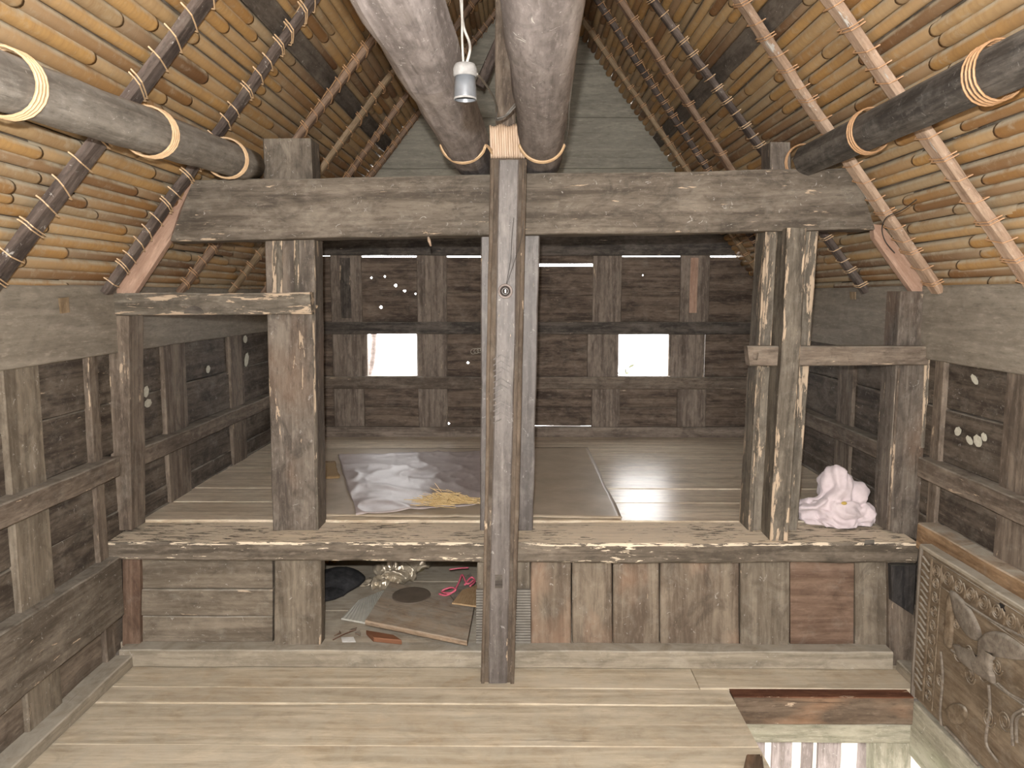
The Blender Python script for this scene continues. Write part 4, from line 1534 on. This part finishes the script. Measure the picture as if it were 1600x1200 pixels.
mesh_obj('cable', bm, MAT_CABLE, lh, smooth=True)
# wires along the right log
for pts, nm in (([(893, -20, 1.3), (890, 60, 1.52), (885, 130, 1.8), (882, 190, 2.25), (878, 232, 2.56)], 'dusty wire sagging beside the right overhead log'),
                ([(898, 100, 1.72), (890, 160, 1.95), (888, 200, 2.3), (884, 225, 2.62)], 'second, shorter dusty wire beside the right overhead log')):
    bm = bmesh.new()
    add_tube(bm, smooth_path([P(*p) for p in pts], 6), .0018, 5)
    tag(mesh_obj('hanging_wire', bm, MAT_CABLE, smooth=True), nm, 'wire')

# ---- round socket on the shaft -------------------------------------------
so = empty('wall_socket', P(790, 455, YC - .006))
tag(so, 'round dark socket ring fixed on the central shaft below the beam', 'socket')
MAT_DARKP = plain('dark bakelite', (.035, .03, .028), (.06, .05, .045), 40, .35, .5)
Ms = Matrix.Translation(P(789.5, 455, YC - .004)) @ Matrix.Rotation(R(90), 4, 'X')
bm = bmesh.new()
lathe(bm, [(.024, 0), (.024, .005), (.022, .008), (.018, .008), (.016, .003), (.016, 0)], Ms, 28)
mesh_obj('outer_ring', bm, plain('worn grey ring', (.26, .22, .20), (.16, .13, .12), 50, .5, .4), so, smooth=True)
bm = bmesh.new()
lathe(bm, [(.016, .001), (.016, .006), (.013, .012), (.008, .013), (.006, .008), (.0005, .008)], Ms, 24)
mesh_obj('insert', bm, MAT_DARKP, so, smooth=True)
for sx in (-1, 1):
    bm = bmesh.new()
    q = P(789.5, 455, YC - .012) + Vector((.0008, -.004, sx * .003))
    add_tube(bm, [q, q + Vector((0, -.002, 0))], .0018, 8)
    mesh_obj('contact_pin', bm, plain('brass pin', (.5, .45, .4), None, 20, .3, .5, .6), so)
for pts in ([(791, 444), (798, 405), (800, 370), (803, 340)], [(792, 444), (806, 402), (815, 372), (818, 345)]):
    bm = bmesh.new()
    add_tube(bm, smooth_path([P(x, y, YC - .008) for x, y in pts], 5), .0010, 5)
    mesh_obj('wire', bm, MAT_WIRE, so)
# small pegs
bm = bmesh.new()
a = P(669, 370, 2.71)
add_tube(bm, [a, a + Vector((.003, 0, -.012)), a + Vector((.009, 0, -.032))], [.003, .006, .003], 8)
tag(mesh_obj('wooden_peg', bm, W['raftpink'], smooth=True), 'tiny pale splinter hanging from the underside of the tie beam', 'peg')
bm = bmesh.new()
a = P(488, 480, YPOST + .02)
add_tube(bm, [a, a + Vector((.016, -.005, 0)), a + Vector((.02, -.01, .006))], .005, 8)
tag(mesh_obj('wooden_peg', bm, W['rafttan'], smooth=True), 'small peg sticking out of the right side of the wide left post', 'peg')
# loose dark fibre on the right rafter
bm = bmesh.new()
add_tube(bm, smooth_path([on_roof(1432, 312, 1, .10), on_roof(1410, 328, 1, .10), on_roof(1385, 340, 1, .11), on_roof(1378, 358, 1, .11), on_roof(1384, 378, 1, .11), on_roof(1398, 395, 1, .10)], 6), .0018, 5)
tag(mesh_obj('fibre_cord', bm, MAT_WIRE), 'loose dark fibre curling off the pale pink rafter', 'cord')

# outside: shrub and pole seen through the windows
bm = bmesh.new()
ro = random.Random(11)
base = P(985, 640, 5.6)
for k in range(60):
    p = base + Vector((ro.gauss(-.04, .06), ro.gauss(0, .06), ro.uniform(.0, .30)))
    d = Vector((ro.gauss(0, .05), ro.gauss(0, .05), ro.uniform(-.02, .05)))
    s = d.orthogonal().normalized() * .012
    vs = [bm.verts.new(q) for q in (p, p + d * .5 + s, p + d, p + d * .5 - s)]
    bm.faces.new(vs)
sh = mesh_obj('shrub', bm, plain('dark leaf', (.06, .07, .03), (.10, .10, .05), 10, .6, .3))
md = sh.modifiers.new('t', 'SOLIDIFY')
md.thickness = .002
tag(sh, 'small dark shrub outside the window right of the central post', 'shrub')
bm = bmesh.new()
add_tube(bm, [base + Vector((-.04, 0, -2.1)), base + Vector((-.05, 0, -.8)), base + Vector((-.04, 0, .15))], [.03, .02, .008], 8)
mesh_obj('stem', bm, W['raftdark'], sh)
bm = bmesh.new()
add_tube(bm, smooth_path([P(560, 760, 5.4), P(572, 610, 5.4), P(581, 565, 5.4), P(584, 520, 5.4), P(582, 480, 5.4)], 6), .022, 10)
a = P(560, 760, 5.4)
add_tube(bm, [Vector((a.x, a.y, -3.0)), a], .024, 10)
tag(mesh_obj('bent_pole', bm, W['bleach'], smooth=True), 'pale bent pole outside the window left of the central post', 'pole')

# ================================================================== LIGHT
fd = bpy.data.lights.new('camera_flash', 'POINT')
fd.energy = 350
fd.shadow_soft_size = .012
fd.color = (1, .97, .93)
fo = bpy.data.objects.new('camera_flash', fd)
fo.location = (-.022, .0, .080)
COL.objects.link(fo)

world = bpy.data.worlds.new('sky')
SC.world = world
world.use_nodes = True
t = world.node_tree
t.nodes.clear()
wo = t.nodes.new('ShaderNodeOutputWorld')
bg = t.nodes.new('ShaderNodeBackground')
bg.inputs[0].default_value = (1, .98, .97, 1)
bg.inputs[1].default_value = 13.0
t.links.new(bg.outputs[0], wo.inputs[0])

SC.view_settings.view_transform = 'Standard'
SC.view_settings.look = 'None'
SC.view_settings.exposure = 0
SC.view_settings.gamma = 1

# stand the house on z = 0 at the front floor
for o in list(SC.objects):
    if o.parent is None:
        o.matrix_basis = Matrix.Translation((0, 0, HZ)) @ o.matrix_basis
